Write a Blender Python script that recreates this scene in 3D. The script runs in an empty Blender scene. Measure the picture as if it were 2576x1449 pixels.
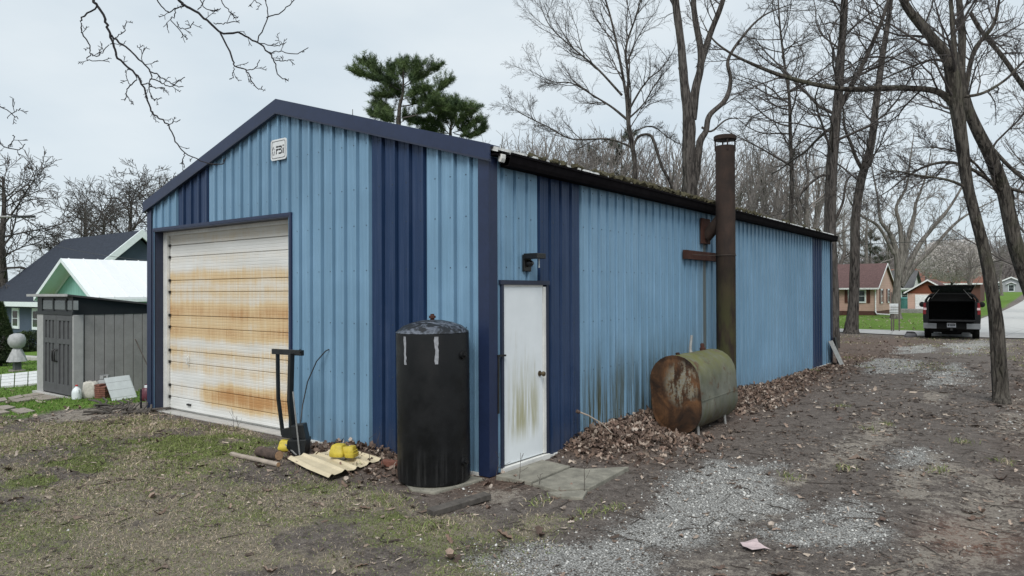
import bpy, bmesh, math, random
import numpy as np
from mathutils import Vector, Matrix
random.seed(7); RNG = np.random.default_rng(11)
SC = bpy.context.scene
COL = SC.collection
R_ = math.radians

# ------------------------------------------------------------------ camera
FPX, YAW, PIT, ROL = 1780.594, 0.6498, 0.0066, -0.0036      # focal length in pixels of a 2576 px wide picture
CAM = np.array([4.7028, -5.7797, 1.9231])
_F = np.array([-math.sin(YAW)*math.cos(PIT), math.cos(YAW)*math.cos(PIT), math.sin(PIT)])
_R0 = np.array([math.cos(YAW), math.sin(YAW), 0.0]); _U0 = np.cross(_R0, _F)
_R = _R0*math.cos(ROL) + _U0*math.sin(ROL); _U = -_R0*math.sin(ROL) + _U0*math.cos(ROL)
cam = bpy.data.cameras.new('camera'); camo = bpy.data.objects.new('camera', cam); COL.objects.link(camo)
m = Matrix(((_R[0], _U[0], -_F[0], CAM[0]), (_R[1], _U[1], -_F[1], CAM[1]), (_R[2], _U[2], -_F[2], CAM[2]), (0, 0, 0, 1)))
camo.matrix_world = m
cam.sensor_width = 36; cam.lens = FPX/2576*36; cam.clip_start = .05; cam.clip_end = 3000
SC.camera = camo

# ------------------------------------------------------------------ sky, sun, exposure
SUN_TO = Vector((0.38, -0.66, 0.85)).normalized()
W = bpy.data.worlds.new('World'); SC.world = W; W.use_nodes = True
nt = W.node_tree; nt.nodes.clear()
wo = nt.nodes.new('ShaderNodeOutputWorld'); bg = nt.nodes.new('ShaderNodeBackground'); bg.inputs['Strength'].default_value = .1
sky = nt.nodes.new('ShaderNodeTexSky'); sky.sky_type = 'NISHITA'; sky.sun_disc = False
sky.sun_elevation = math.asin(SUN_TO.z); sky.sun_rotation = math.atan2(SUN_TO.x, SUN_TO.y)
tc = nt.nodes.new('ShaderNodeTexCoord')
mp = nt.nodes.new('ShaderNodeMapping'); mp.inputs['Scale'].default_value = (1, 1, 2.6)
nz = nt.nodes.new('ShaderNodeTexNoise'); nz.inputs['Scale'].default_value = 2.6; nz.inputs['Detail'].default_value = 5; nz.inputs['Roughness'].default_value = .5
cr = nt.nodes.new('ShaderNodeValToRGB')
cr.color_ramp.elements[0].position = .3; cr.color_ramp.elements[0].color = (.352, .405, .445, 1)
cr.color_ramp.elements[1].position = .72; cr.color_ramp.elements[1].color = (.452, .488, .507, 1)
sc_ = nt.nodes.new('ShaderNodeVectorMath'); sc_.operation = 'SCALE'; sc_.inputs['Scale'].default_value = 10.0
mx = nt.nodes.new('ShaderNodeMix'); mx.data_type = 'RGBA'; mx.inputs[0].default_value = .94
L = nt.links.new
L(tc.outputs['Generated'], mp.inputs['Vector']); L(mp.outputs['Vector'], nz.inputs['Vector']); L(nz.outputs['Fac'], cr.inputs['Fac'])
L(cr.outputs['Color'], sc_.inputs[0]); L(sky.outputs['Color'], mx.inputs[6]); L(sc_.outputs['Vector'], mx.inputs[7])
L(mx.outputs[2], bg.inputs['Color']); L(bg.outputs['Background'], wo.inputs['Surface'])
sun = bpy.data.lights.new('sun', 'SUN'); sun.energy = 1.5; sun.angle = R_(30); sun.color = (1, .97, .93)
suno = bpy.data.objects.new('sun', sun); COL.objects.link(suno); suno.location = (0, 0, 30)
suno.rotation_euler = SUN_TO.to_track_quat('Z', 'Y').to_euler()
SC.view_settings.view_transform = 'Standard'; SC.view_settings.look = 'None'; SC.view_settings.gamma = 1
SC.view_settings.exposure = 0.85
SC.render.resolution_x, SC.render.resolution_y = 1024, 576

# ------------------------------------------------------------------ pixel -> place (a pixel gives a direction only; distance comes from ground or wall)
def ray(x, y): return _F + _R*(x-1288)/FPX - _U*(y-724.5)/FPX
def sm(a, b, t):
    t = np.clip((t-a)/(b-a), 0, 1); return t*t*(3-2*t)
def _h(ix, iy, s):
    n = (ix*374761393 + iy*668265263 + s*974634533) & 0xffffffff
    n = ((n ^ (n >> 13))*1274126177) & 0xffffffff
    return ((n ^ (n >> 16)) & 0xffff)/65535.0
def vnoise(x, y, s=0):
    x = np.asarray(x, float); y = np.asarray(y, float)
    xi = np.floor(x).astype(np.int64); yi = np.floor(y).astype(np.int64); fx = x-xi; fy = y-yi
    fx = fx*fx*(3-2*fx); fy = fy*fy*(3-2*fy)
    a = _h(xi, yi, s); b = _h(xi+1, yi, s); c = _h(xi, yi+1, s); d = _h(xi+1, yi+1, s)
    return a+(b-a)*fx+(c-a)*fy+(a-b-c+d)*fx*fy
def fbm(x, y, s=0, o=4):
    r = 0; a = .5; t = 0
    for k in range(o):
        r = r+a*vnoise(np.asarray(x)*2**k, np.asarray(y)*2**k, s+k); t += a; a *= .5
    return r/t
def g0(x, y):
    x = np.asarray(x, float); y = np.asarray(y, float)
    return (-0.031*np.clip(-8-x, 0, 60)+1.7*sm(60, 190, y)
            + .3*sm(4.6, 8, x)*sm(5, 13, y)*(1-sm(26, 31, y)) + 16*sm(215, 400, y))
def ground_z(x, y):
    x = np.asarray(x, float); y = np.asarray(y, float)
    near = (1-sm(14, 20, y))*(1-sm(9, 14, -x))
    away = sm(0, .5, np.maximum(np.maximum(x, -y), -7.3-x))        # flat right at the barn's foot
    z = g0(x, y) + near*away*(.055*(fbm(x*.8, y*.8, 3)-.5)+.03*(fbm(x*4, y*4, 5)-.5))
    rut = np.exp(-((x-2.75-.05*(y-2))/.28)**2)+np.exp(-((x-4.3-.03*(y-2))/.26)**2)
    z = z - .035*rut*sm(-3, 1, y)*(1-sm(18, 24, y))
    return z-.015
def gp(px, py):
    d = ray(px, py); t = 1.0
    while t < 500:
        p = CAM+d*t
        if p[2] < float(g0(p[0], p[1])): break
        t += max(.01, .002*t)
    return (CAM+d*t)
def dp(px, py, t): return CAM+ray(px, py)*t
def pln(px, py, ax, v):
    d = ray(px, py); t = (v-CAM[ax])/d[ax]; return CAM+d*t

# ------------------------------------------------------------------ node helper
class NT:
    def __init__(s, name, rough=.6, metal=0.0, spec=None):
        s.m = bpy.data.materials.new(name); s.m.use_nodes = True
        s.t = s.m.node_tree; s.b = s.t.nodes['Principled BSDF']
        s.b.inputs['Roughness'].default_value = rough; s.b.inputs['Metallic'].default_value = metal
        if spec is not None: s.b.inputs['Specular IOR Level'].default_value = spec
    def n(s, k): return s.t.nodes.new('ShaderNode'+k)
    def put(s, sock, v):
        if isinstance(v, bpy.types.NodeSocket): s.t.links.new(v, sock)
        elif isinstance(v, (tuple, list)): sock.default_value = (tuple(v)+(1,) if len(v) == 3 and len(sock.default_value) == 4 else tuple(v))
        else: sock.default_value = v
    def pos(s): return s.n('NewGeometry').outputs['Position']
    def obj(s): return s.n('TexCoord').outputs['Object']
    def sep(s, v):
        k = s.n('SeparateXYZ'); s.put(k.inputs[0], v); return k.outputs
    def sc(s, v, x):
        k = s.n('Mapping'); s.put(k.inputs['Vector'], v); k.inputs['Scale'].default_value = x; return k.outputs[0]
    def noise(s, v, scale=5, det=4, ro=.55, dist=0):
        k = s.n('TexNoise'); s.put(k.inputs['Vector'], v); k.inputs['Scale'].default_value = scale
        k.inputs['Detail'].default_value = det; k.inputs['Roughness'].default_value = ro; k.inputs['Distortion'].default_value = dist
        return k.outputs['Fac']
    def vor(s, v, scale=5, out='Distance', feat='F1'):
        k = s.n('TexVoronoi'); k.feature = feat; s.put(k.inputs['Vector'], v); k.inputs['Scale'].default_value = scale; return k.outputs[out]
    def ramp(s, f, st):
        k = s.n('ValToRGB'); s.put(k.inputs[0], f); e = k.color_ramp.elements
        while len(e) < len(st): e.new(.5)
        for a, (p, c) in zip(e, st):
            a.position = p; a.color = (c, c, c, 1) if isinstance(c, (int, float)) else tuple(c)+(1,)
        return k.outputs[0]
    def rng(s, f, a, b, c=0, d=1):
        k = s.n('MapRange'); k.interpolation_type = 'SMOOTHSTEP'; s.put(k.inputs[0], f)
        for i, v in enumerate((a, b, c, d)): k.inputs[i+1].default_value = v
        return k.outputs[0]
    def mix(s, f, a, b, mode='MIX'):
        k = s.n('Mix'); k.data_type = 'RGBA'; k.blend_type = mode; s.put(k.inputs[0], f); s.put(k.inputs[6], a); s.put(k.inputs[7], b); return k.outputs[2]
    def ma(s, op, a, b=0.0):
        k = s.n('Math'); k.operation = op; s.put(k.inputs[0], a); s.put(k.inputs[1], b); return k.outputs[0]
    def attr(s, name, out='Fac'):
        k = s.n('Attribute'); k.attribute_name = name; return k.outputs[out]
    def rand(s): return s.n('ObjectInfo').outputs['Random']
    def col(s, v): s.put(s.b.inputs['Base Color'], v); return s
    def rough(s, v): s.put(s.b.inputs['Roughness'], v); return s
    def bump(s, h, st=.4, dist=.01):
        k = s.n('Bump'); s.put(k.inputs['Height'], h); k.inputs['Strength'].default_value = st; k.inputs['Distance'].default_value = dist
        s.t.links.new(k.outputs[0], s.b.inputs['Normal']); return s
M = {}
def plain(name, c, rough=.6, metal=0., var=.12, scale=8., bump=0., spec=None):
    k = NT(name, rough, metal, spec); p = k.pos()
    n1 = k.noise(p, scale, 5, .6); n2 = k.noise(p, scale*9, 3, .6)
    f = k.ma('ADD', k.ma('MULTIPLY', n1, .7), k.ma('MULTIPLY', n2, .3))
    lo = tuple(x*(1-var*2) for x in c); hi = tuple(min(1, x*(1+var*2)) for x in c)
    k.col(k.ramp(f, [(.3, lo), (.7, hi)]))
    if bump: k.bump(f, bump, .01)
    M[name] = k.m; return k.m

# ------------------------------------------------------------------ mesh helpers
class MB:
    def __init__(s): s.v = []; s.f = []
    def add(s, v, f):
        o = len(s.v); s.v += [tuple(map(float, p)) for p in v]; s.f += [tuple(i+o for i in q) for q in f]; return s
    def box(s, a, b):
        x0, y0, z0 = a; x1, y1, z1 = b
        return s.add([(x0, y0, z0), (x1, y0, z0), (x1, y1, z0), (x0, y1, z0), (x0, y0, z1), (x1, y0, z1), (x1, y1, z1), (x0, y1, z1)],
                     [(0, 3, 2, 1), (4, 5, 6, 7), (0, 1, 5, 4), (1, 2, 6, 5), (2, 3, 7, 6), (3, 0, 4, 7)])
    def obox(s, c, sx, sy, sz, rot=(0, 0, 0)):
        from mathutils import Euler
        m = Euler(rot).to_matrix(); c = Vector(c); v = []
        for z in (-1, 1):
            for x, y in ((-1, -1), (1, -1), (1, 1), (-1, 1)): v.append(c+m@Vector((x*sx/2, y*sy/2, z*sz/2)))
        return s.add(v, [(0, 3, 2, 1), (4, 5, 6, 7), (0, 1, 5, 4), (1, 2, 6, 5), (2, 3, 7, 6), (3, 0, 4, 7)])
    def bar(s, a, b, w, h=None, up=(0, 0, 1)):
        h = h or w; a = Vector(a); b = Vector(b); d = (b-a).normalized(); u = Vector(up)
        if abs(d.dot(u)) > .95: u = Vector((0, 1, 0))
        r = d.cross(u).normalized(); u = r.cross(d); v = []
        for p in (a, b):
            for i, j in ((-1, -1), (1, -1), (1, 1), (-1, 1)): v.append(p+r*(w/2*i)+u*(h/2*j))
        return s.add(v, [(0, 1, 2, 3), (7, 6, 5, 4), (0, 4, 5, 1), (1, 5, 6, 2), (2, 6, 7, 3), (3, 7, 4, 0)])
    def tube(s, pts, rad, n=10, cap=True, rough=0.0):
        pts = [Vector(p) for p in pts]; rad = rad if isinstance(rad, (list, tuple, np.ndarray)) else [rad]*len(pts)
        v = []; f = []; u = None
        for i, p in enumerate(pts):
            d = (pts[min(i+1, len(pts)-1)]-pts[max(i-1, 0)]).normalized()
            if u is None: u = d.orthogonal().normalized()
            u = (u-d*u.dot(d)).normalized(); w = d.cross(u)
            for k in range(n):
                a = 2*math.pi*k/n; r = rad[i]*(1+rough*(random.random()-.5) if rough else 1); v.append(p+(u*math.cos(a)+w*math.sin(a))*r)
        for i in range(len(pts)-1):
            for k in range(n): f.append((i*n+k, i*n+(k+1) % n, (i+1)*n+(k+1) % n, (i+1)*n+k))
        if cap: f.append(tuple(range(n-1, -1, -1))); f.append(tuple((len(pts)-1)*n+k for k in range(n)))
        return s.add(v, f)
    def lathe(s, prof, n=24, c=(0, 0, 0)):
        v = []; f = []
        for r, z in prof:
            for k in range(n): a = 2*math.pi*k/n; v.append((c[0]+r*math.cos(a), c[1]+r*math.sin(a), c[2]+z))
        for i in range(len(prof)-1):
            for k in range(n): f.append((i*n+k, i*n+(k+1) % n, (i+1)*n+(k+1) % n, (i+1)*n+k))
        f.append(tuple(range(n-1, -1, -1))); f.append(tuple((len(prof)-1)*n+k for k in range(n)))
        return s.add(v, f)
    def prism(s, poly, vec):
        n = len(poly); a = [Vector(p) for p in poly]; b = [p+Vector(vec) for p in a]
        return s.add(a+b, [tuple(range(n-1, -1, -1)), tuple(range(n, 2*n))]+[(i, (i+1) % n, n+(i+1) % n, n+i) for i in range(n)])
    def build(s, name, mat, par=None, smooth=False, bev=0.0, fixn=True):
        me = bpy.data.meshes.new(name)
        bm = bmesh.new(); vs = [bm.verts.new(p) for p in s.v]
        for q in s.f:
            try: bm.faces.new([vs[i] for i in q])
            except ValueError: pass
        if fixn: bmesh.ops.recalc_face_normals(bm, faces=bm.faces)
        if bev: bmesh.ops.bevel(bm, geom=[e for e in bm.edges if len(e.link_faces) == 2 and e.calc_face_angle() > .5], offset=bev, segments=2, affect='EDGES', profile=.6)
        if smooth:
            for q in bm.faces: q.smooth = True
            for e in bm.edges:
                if len(e.link_faces) == 2 and e.calc_face_angle() > .7: e.smooth = False
        bm.to_mesh(me); bm.free()
        return link(name, me, mat, par)
def link(name, me, mat, par=None):
    o = bpy.data.objects.new(name, me); COL.objects.link(o)
    if mat is not None and len(me.materials) == 0: me.materials.append(M[mat] if isinstance(mat, str) else mat)
    if par: o.parent = par
    return o
def tag(o, label=None, cat=None, group=None, kind=None):
    if label: o['label'] = label
    if cat: o['category'] = cat
    if group: o['group'] = group
    if kind: o['kind'] = kind
    return o
def thing(name, label, cat, loc=(0, 0, 0), rz=0, group=None):
    o = bpy.data.objects.new(name, None); COL.objects.link(o); o.empty_display_size = .2
    o.location = [float(a) for a in loc]; o.rotation_euler = (0, 0, rz); return tag(o, label, cat, group)
def copy_tree(o, par=None):
    c = o.copy(); COL.objects.link(c); c.parent = par
    for ch in list(o.children): copy_tree(ch, c)
    return c
def raw_mesh(name, v, f, mat, par=None, colors=None, smooth=False):
    """big mesh from numpy arrays: v (n,3), f (m,k)"""
    me = bpy.data.meshes.new(name); v = np.asarray(v, np.float32); f = np.asarray(f, np.int32); k = f.shape[1]
    me.vertices.add(len(v)); me.vertices.foreach_set('co', v.ravel())
    me.loops.add(f.size); me.loops.foreach_set('vertex_index', f.ravel())
    me.polygons.add(len(f)); me.polygons.foreach_set('loop_start', np.arange(0, f.size, k, dtype=np.int32))
    if colors is not None:
        ca = me.color_attributes.new('tint', 'FLOAT_COLOR', 'POINT'); c4 = np.ones((len(v), 4), np.float32); c4[:, :3] = colors; ca.data.foreach_set('color', c4.ravel())
    me.update(calc_edges=True)
    if smooth: me.polygons.foreach_set('use_smooth', np.ones(len(f), bool))
    return link(name, me, mat, par)
def inpoly(x, y, poly):
    x = np.asarray(x); r = np.zeros(x.shape, bool); n = len(poly); j = n-1
    for i in range(n):
        xi, yi = poly[i][0], poly[i][1]; xj, yj = poly[j][0], poly[j][1]
        if yi != yj: r ^= ((yi > y) != (yj > y)) & (x < (xj-xi)*(y-yi)/(yj-yi)+xi)
        j = i
    return r
def polydist(x, y, poly):
    d = np.full(np.shape(x), 1e9); n = len(poly)
    for i in range(n):
        ax, ay = poly[i][0], poly[i][1]; bx, by = poly[(i+1) % n][0], poly[(i+1) % n][1]
        l = (bx-ax)**2+(by-ay)**2+1e-9; t = np.clip(((x-ax)*(bx-ax)+(y-ay)*(by-ay))/l, 0, 1)
        d = np.minimum(d, np.hypot(x-ax-t*(bx-ax), y-ay-t*(by-ay)))
    return np.where(inpoly(x, y, poly), d, -d)

# ------------------------------------------------------------------ where things lie on the ground (world coordinates)
def z3(x, y): return gp(1257.8+.5117*x, 964.3+.5117*y)
def z8(x, y): return gp(2054.6+.3994*x, 469.6+.3994*y)
SN0, SN1, SN2, SF0, SF1 = gp(2100, 835), gp(2320, 846), gp(2500, 850), gp(2100, 827), gp(2320, 833); YS = float(SF1[1])
GRAVEL = [[z3(*p) for p in ((960, 445), (1200, 372), (1340, 400), (1390, 560), (1330, 640), (1150, 740), (760, 790), (640, 900), (600, 1060), (-60, 1060), (-10, 900), (300, 760), (480, 660), (680, 600), (900, 520))],
          [z3(*p) for p in ((1450, 715), (1560, 640), (1700, 590), (1790, 560), (1830, 620), (1700, 710), (1520, 750))],
          [z3(*p) for p in ((1890, 330), (2080, 300), (2060, 400), (1900, 410))],
          [z8(*p) for p in ((290, 1110), (420, 1080), (580, 1085), (700, 1130), (560, 1175), (330, 1180))],
          [z8(*p) for p in ((760, 1180), (900, 1110), (950, 1150), (900, 1230), (700, 1260))],
          [z8(*p) for p in ((540, 1010), (700, 990), (680, 1040), (520, 1050))],
          [z8(*p) for p in ((860, 990), (1080, 965), (1060, 1030), (880, 1060))]]
SAND = [[z3(*p) for p in ((1800, 720), (1900, 560), (2050, 330), (2200, 330), (2240, 700), (2230, 960), (2000, 1000), (1540, 1000), (1600, 860))],
        [z3(*p) for p in ((640, 850), (820, 780), (1150, 770), (1350, 800), (1500, 960), (620, 1060))],
        [gp(*p) for p in ((40, 1052), (150, 1032), (300, 1020), (372, 1012), (372, 1028), (250, 1050), (130, 1063))],
        [gp(*p) for p in ((1230, 1225), (1330, 1235), (1300, 1275), (1150, 1290), (1200, 1260))]]
GRASS = [[gp(*p) for p in ((-260, 1020), (60, 1056), (130, 1066), (250, 1055), (370, 1036), (430, 1046), (640, 1087), (720, 1160), (850, 1215), (1000, 1238), (1080, 1275), (1200, 1305), (1440, 1300), (1400, 1360), (1310, 1420), (1270, 1480), (1250, 1800), (-500, 1800))]]
GREEN = [[gp(*p) for p in ((280, 1112), (430, 1088), (610, 1096), (680, 1122), (560, 1146), (470, 1160), (400, 1136))],
         [gp(*p) for p in ((20, 1190), (130, 1150), (260, 1140), (330, 1170), (200, 1210), (60, 1215))],
         [gp(*p) for p in ((880, 1290), (1020, 1275), (1170, 1310), (1110, 1345), (960, 1320))]]
LAWN = [[gp(-500, 1035), gp(-100, 1038), gp(50, 1050), gp(150, 1030), gp(372, 1010), (-7.7, 1.5), (-7.7, 45), (-110, 70), (-110, -14)],
        [(-90, YS+.9), (SF0[0], SF0[1]), (.7, YS), (.9, 200), (-90, 200)], [(8.2, YS), (80, YS), (80, 200), (8.2, 200)]]
RED = z3(2330, 745)
def field(polys, x, y, soft, wob=.35, seed=21):
    wx = x+wob*(fbm(x*1.1, y*1.1, seed)-.5)*2+.25*wob*(fbm(x*6, y*6, seed+9)-.5)*2
    wy = y+wob*(fbm(x*1.1, y*1.1, seed+4)-.5)*2+.25*wob*(fbm(x*6, y*6, seed+13)-.5)*2
    d = np.full(np.shape(x), -1e9)
    for p in polys: d = np.maximum(d, polydist(wx, wy, p))
    return sm(-soft, soft, d)
def heap(x, y):
    h = .18*np.exp(-(np.clip(x, 0, 9)/(.62-.22*sm(2.6, 3.2, y)*(1-sm(5, 6, y))))**2)*sm(1.0, 2.1, y)*(1-sm(5.5, 9, y)*.75)*(1-sm(11, 14.6, y))
    h = h + .05*np.exp(-((x-.85)/.45)**2-((y-2.4)/.6)**2)
    h = h*(x > -.2)
    f = .06*np.exp(-(np.clip(-y, 0, 9)/.55)**2)*sm(-3.0, -2.2, x)*(1-sm(-.9, -.4, x))*(y > -3)*(y < .2)
    return h+f
def gz(x, y): return ground_z(x, y)+heap(np.asarray(x, float), np.asarray(y, float))
def masks(x, y):
    k = {}
    k['gravel'] = field(GRAVEL, x, y, .45, .5, 21)*(1-.3*sm(.46, .62, fbm(x*2.3, y*2.3, 31)))*(1-.3*sm(.5, .62, fbm(x*7, y*7, 33)))
    k['sand'] = field(SAND, x, y, .6, .5, 41)*(.75+.65*sm(.42, .6, fbm(x*2, y*2, 35)))
    rut = np.exp(-((x-2.7-.03*(y-2)+.25*(fbm(y*.5, x*0, 44)-.5))/.42)**2)+np.exp(-((x-4.25-.02*(y-2)+.25*(fbm(y*.5, x*0, 45)-.5))/.45)**2)
    k['sand'] = np.clip(np.maximum(k['sand'], .85*rut*sm(-2.5, 1, y)*(1-sm(26, 28.5, y))*sm(.36, .56, fbm(x*1.6, y*.8, 46))), 0, 1)
    k['grass'] = field(GRASS, x, y, .25, .35, 51)*(.25+.75*sm(.36, .58, fbm(x*1.4, y*1.4, 55)))
    gx = .45*sm(.56, .68, fbm(x*1.1+7, y*1.1, 61))*field(GRASS, x, y, .3, .3, 51)
    k['green'] = np.maximum(gx, field(GREEN, x, y, .3, .4, 65)*sm(.3, .5, fbm(x*3, y*3, 67)))
    k['lawn'] = field(LAWN, x, y, .22, .25, 71)
    lt = np.exp(-(np.clip(x, 0, 9)/.95)**2)*sm(.9, 1.6, y)*(1-sm(15, 19, y))*(x > -.3)
    lt = lt+.8*sm(4.0, 5.2, x+.6*(fbm(x, y, 81)-.5)+.02*y)*sm(0, 3, y)*(1-sm(26, 29, y))
    lt = lt+.9*np.exp(-(np.clip(-y, 0, 9)/.75)**2)*sm(-3.1, -2.3, x)*(1-sm(.3, .8, x))*(y > -2.5)*(y < .2)
    lt = lt+.6*sm(15, 17, y)*(1-sm(26, 28.6, y))*(1-sm(.5, 2, x))
    k['red'] = np.exp(-((x-RED[0])/.30)**2-((y-RED[1])/.45)**2)
    k['litter'] = np.clip(lt, 0, 1)*(1-.6*k['gravel'])
    return k

# ------------------------------------------------------------------ ground sheet
def axis(lo, hi, step, far0, far1):
    a = list(np.arange(lo, hi+1e-6, step)); s = step; v = hi
    while v < far1: s *= 1.18; v += s; a.append(v)
    s = step; v = lo
    while v > far0: s *= 1.18; v -= s; a.insert(0, v)
    return np.array(a)
def mat_ground():
    k = NT('ground', .95, 0, .2); p = k.pos()
    n1 = k.noise(p, 1.3, 6, .6); n2 = k.noise(p, 9, 6, .65); n3 = k.noise(p, 55, 5, .7); n4 = k.noise(p, 190, 3, .7); n5 = k.noise(k.sc(p, (1, 1, 1)), 24, 8, .8, .8)
    dirt = k.ramp(n2, [(.28, (.082, .069, .061)), (.5, (.205, .176, .156)), (.72, (.34, .30, .268))])
    dirt = k.mix(k.rng(n3, .35, .7), k.mix(.55, dirt, (.026, .021, .018)), k.mix(.45, dirt, (.20, .17, .15)))
    dirt = k.mix(k.ma('MULTIPLY', k.rng(n5, .52, .66), .6), dirt, (.33, .285, .255)); dirt = k.mix(k.ma('MULTIPLY', k.rng(n5, .32, .46, 1, 0), .6), dirt, (.040, .032, .027))
    dirt = k.mix(k.rng(n4, .60, .72), dirt, (.36, .33, .30))
    dirt = k.mix(k.ma('MULTIPLY', k.attr('red'), k.rng(n3, .3, .6)), dirt, (.19, .065, .03))
    lit = k.ramp(k.noise(p, 34, 5, .75), [(.32, (.045, .03, .024)), (.5, (.125, .078, .057)), (.66, (.23, .155, .115))])
    c = k.mix(k.ma('MULTIPLY', k.attr('litter'), .85), dirt, lit)
    sand = k.ramp(k.ma('ADD', k.ma('MULTIPLY', n3, .5), k.ma('MULTIPLY', n5, .5)), [(.34, (.15, .128, .108)), (.5, (.36, .32, .27)), (.66, (.50, .45, .385))])
    fsa = k.ma('MULTIPLY', k.rng(k.ma('ADD', k.attr('sand'), k.ma('ADD', k.ma('MULTIPLY', k.ma('SUBTRACT', n5, .5), 2.4), k.ma('MULTIPLY', k.ma('SUBTRACT', n2, .5), 1.6))), .5, .95), .72)
    c = k.mix(fsa, c, sand)
    vc = k.vor(p, 62, 'Color'); vd = k.vor(p, 62, 'Distance')
    st = k.ramp(k.sep(vc)[0], [(.0, (.30, .295, .28)), (.45, (.47, .465, .445)), (.8, (.58, .575, .55)), (1, (.68, .675, .65))])
    st = k.mix(k.rng(vd, .42, .72), st, (.17, .16, .145))
    fgr = k.rng(k.ma('ADD', k.attr('gravel'), k.ma('MULTIPLY', k.ma('SUBTRACT', n3, .5), .9)), .15, .5)
    c = k.mix(fgr, c, st)
    dead = k.ramp(k.noise(p, 42, 5, .75, .6), [(.3, (.10, .088, .066)), (.5, (.275, .236, .178)), (.7, (.47, .415, .32))])
    fg = k.rng(k.ma('ADD', k.attr('grass'), k.ma('MULTIPLY', k.ma('SUBTRACT', n2, .5), 1.3)), .25, .8)
    c = k.mix(k.ma('MULTIPLY', fg, .8), c, dead)
    gn = k.ramp(k.noise(p, 30, 5, .75), [(.3, (.07, .085, .026)), (.55, (.15, .18, .055)), (.75, (.22, .26, .09))])
    fn = k.rng(k.ma('ADD', k.attr('green'), k.ma('MULTIPLY', k.ma('SUBTRACT', n2, .5), 1.0)), .3, .75)
    c = k.mix(k.ma('MULTIPLY', fn, .75), c, gn)
    lg = k.ramp(k.ma('ADD', k.ma('MULTIPLY', n1, .5), k.ma('MULTIPLY', k.noise(p, 14, 5, .7), .5)), [(.33, (.06, .115, .016)), (.5, (.105, .19, .028)), (.68, (.17, .26, .055))])
    c = k.mix(k.attr('lawn'), c, lg)
    k.col(c)
    h = k.ma('ADD', k.ma('MULTIPLY', n3, .6), k.ma('ADD', k.ma('MULTIPLY', n4, .35), k.ma('MULTIPLY', k.ma('MULTIPLY', vd, -1.0), fgr)))
    k.bump(k.ma('ADD', h, k.ma('MULTIPLY', n5, .8)), 1.0, .03); M['ground'] = k.m
mat_ground()
xs = axis(-12.5, 7.5, .075, -420, 420); ys = axis(-6.5, 16.5, .075, -120, 620)
X, Y = np.meshgrid(xs, ys); nx, ny = len(xs), len(ys)
XF, YF = X.ravel(), Y.ravel()
ZF = gz(XF, YF)
I = np.arange(nx*ny).reshape(ny, nx)
FQ = np.stack([I[:-1, :-1], I[:-1, 1:], I[1:, 1:], I[1:, :-1]], -1).reshape(-1, 4)
ground = raw_mesh('ground', np.stack([XF, YF, ZF], 1), FQ, 'ground', smooth=True)
for kk, vv in masks(XF, YF).items():
    a = ground.data.attributes.new(kk, 'FLOAT', 'POINT'); a.data.foreach_set('value', vv.astype(np.float32))
tag(ground, kind='structure', label='yard of dirt, patchy grass, gravel and lawn')

# ------------------------------------------------------------------ street and side road
def mat_asphalt(name, c):
    k = NT(name, .9, 0, .3); p = k.pos(); n = k.noise(p, 3, 5, .6); n2 = k.noise(p, 90, 3, .6)
    a = k.ramp(k.ma('ADD', k.ma('MULTIPLY', n, .6), k.ma('MULTIPLY', n2, .4)), [(.3, tuple(x*.8 for x in c)), (.7, tuple(x*1.15 for x in c))])
    cr_ = k.rng(k.vor(k.sc(p, (.25, .12, 1)), 1, 'Distance', 'DISTANCE_TO_EDGE'), 0.0, .012, 1, 0)
    k.col(k.mix(k.ma('MULTIPLY', cr_, .5), a, tuple(x*.5 for x in c))); k.bump(n2, .3, .004); M[name] = k.m
mat_asphalt('asphalt', (.40, .40, .395)); mat_asphalt('concrete_road', (.50, .50, .485))
plain('curb', (.42, .41, .39), .9, var=.1, bump=.2)
def strip(name, left, right, n, mat, lift, kind='structure'):
    """sheet between two world polylines, draped a few millimetres above the ground"""
    def res(pl_):
        p = np.array(pl_, float); s = np.r_[0, np.cumsum(np.hypot(*np.diff(p, axis=0).T))]; t = np.linspace(0, s[-1], n)
        return np.stack([np.interp(t, s, p[:, 0]), np.interp(t, s, p[:, 1])], 1)
    a, b = res(left), res(right); K = 8; v = []
    for i in range(n):
        for j in range(K+1):
            q = a[i]+(b[i]-a[i])*j/K; v.append((q[0], q[1], float(ground_z(q[0], q[1]))+lift))
    f = [(i*(K+1)+j, i*(K+1)+j+1, (i+1)*(K+1)+j+1, (i+1)*(K+1)+j) for i in range(n-1) for j in range(K)]
    o = raw_mesh(name, v, f, mat, smooth=True); return tag(o, kind=kind)
strip('street', [(-95, SN0[1]+.6), SN0[:2], SN1[:2], SN2[:2], (9, SN2[1]+.3), (80, SN2[1]+.5)], [(-95, YS+.9), SF0[:2], SF1[:2], (3.2, YS), (9, YS), (80, YS+.1)], 60, 'asphalt', .03)
strip('side_road', [(.7, YS-.1), (1.0, 60), (1.8, 110), (2.4, 205)], [(8.4, YS-.1), (8.2, 60), (7.5, 110), (8.4, 205)], 50, 'concrete_road', .035)

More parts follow.
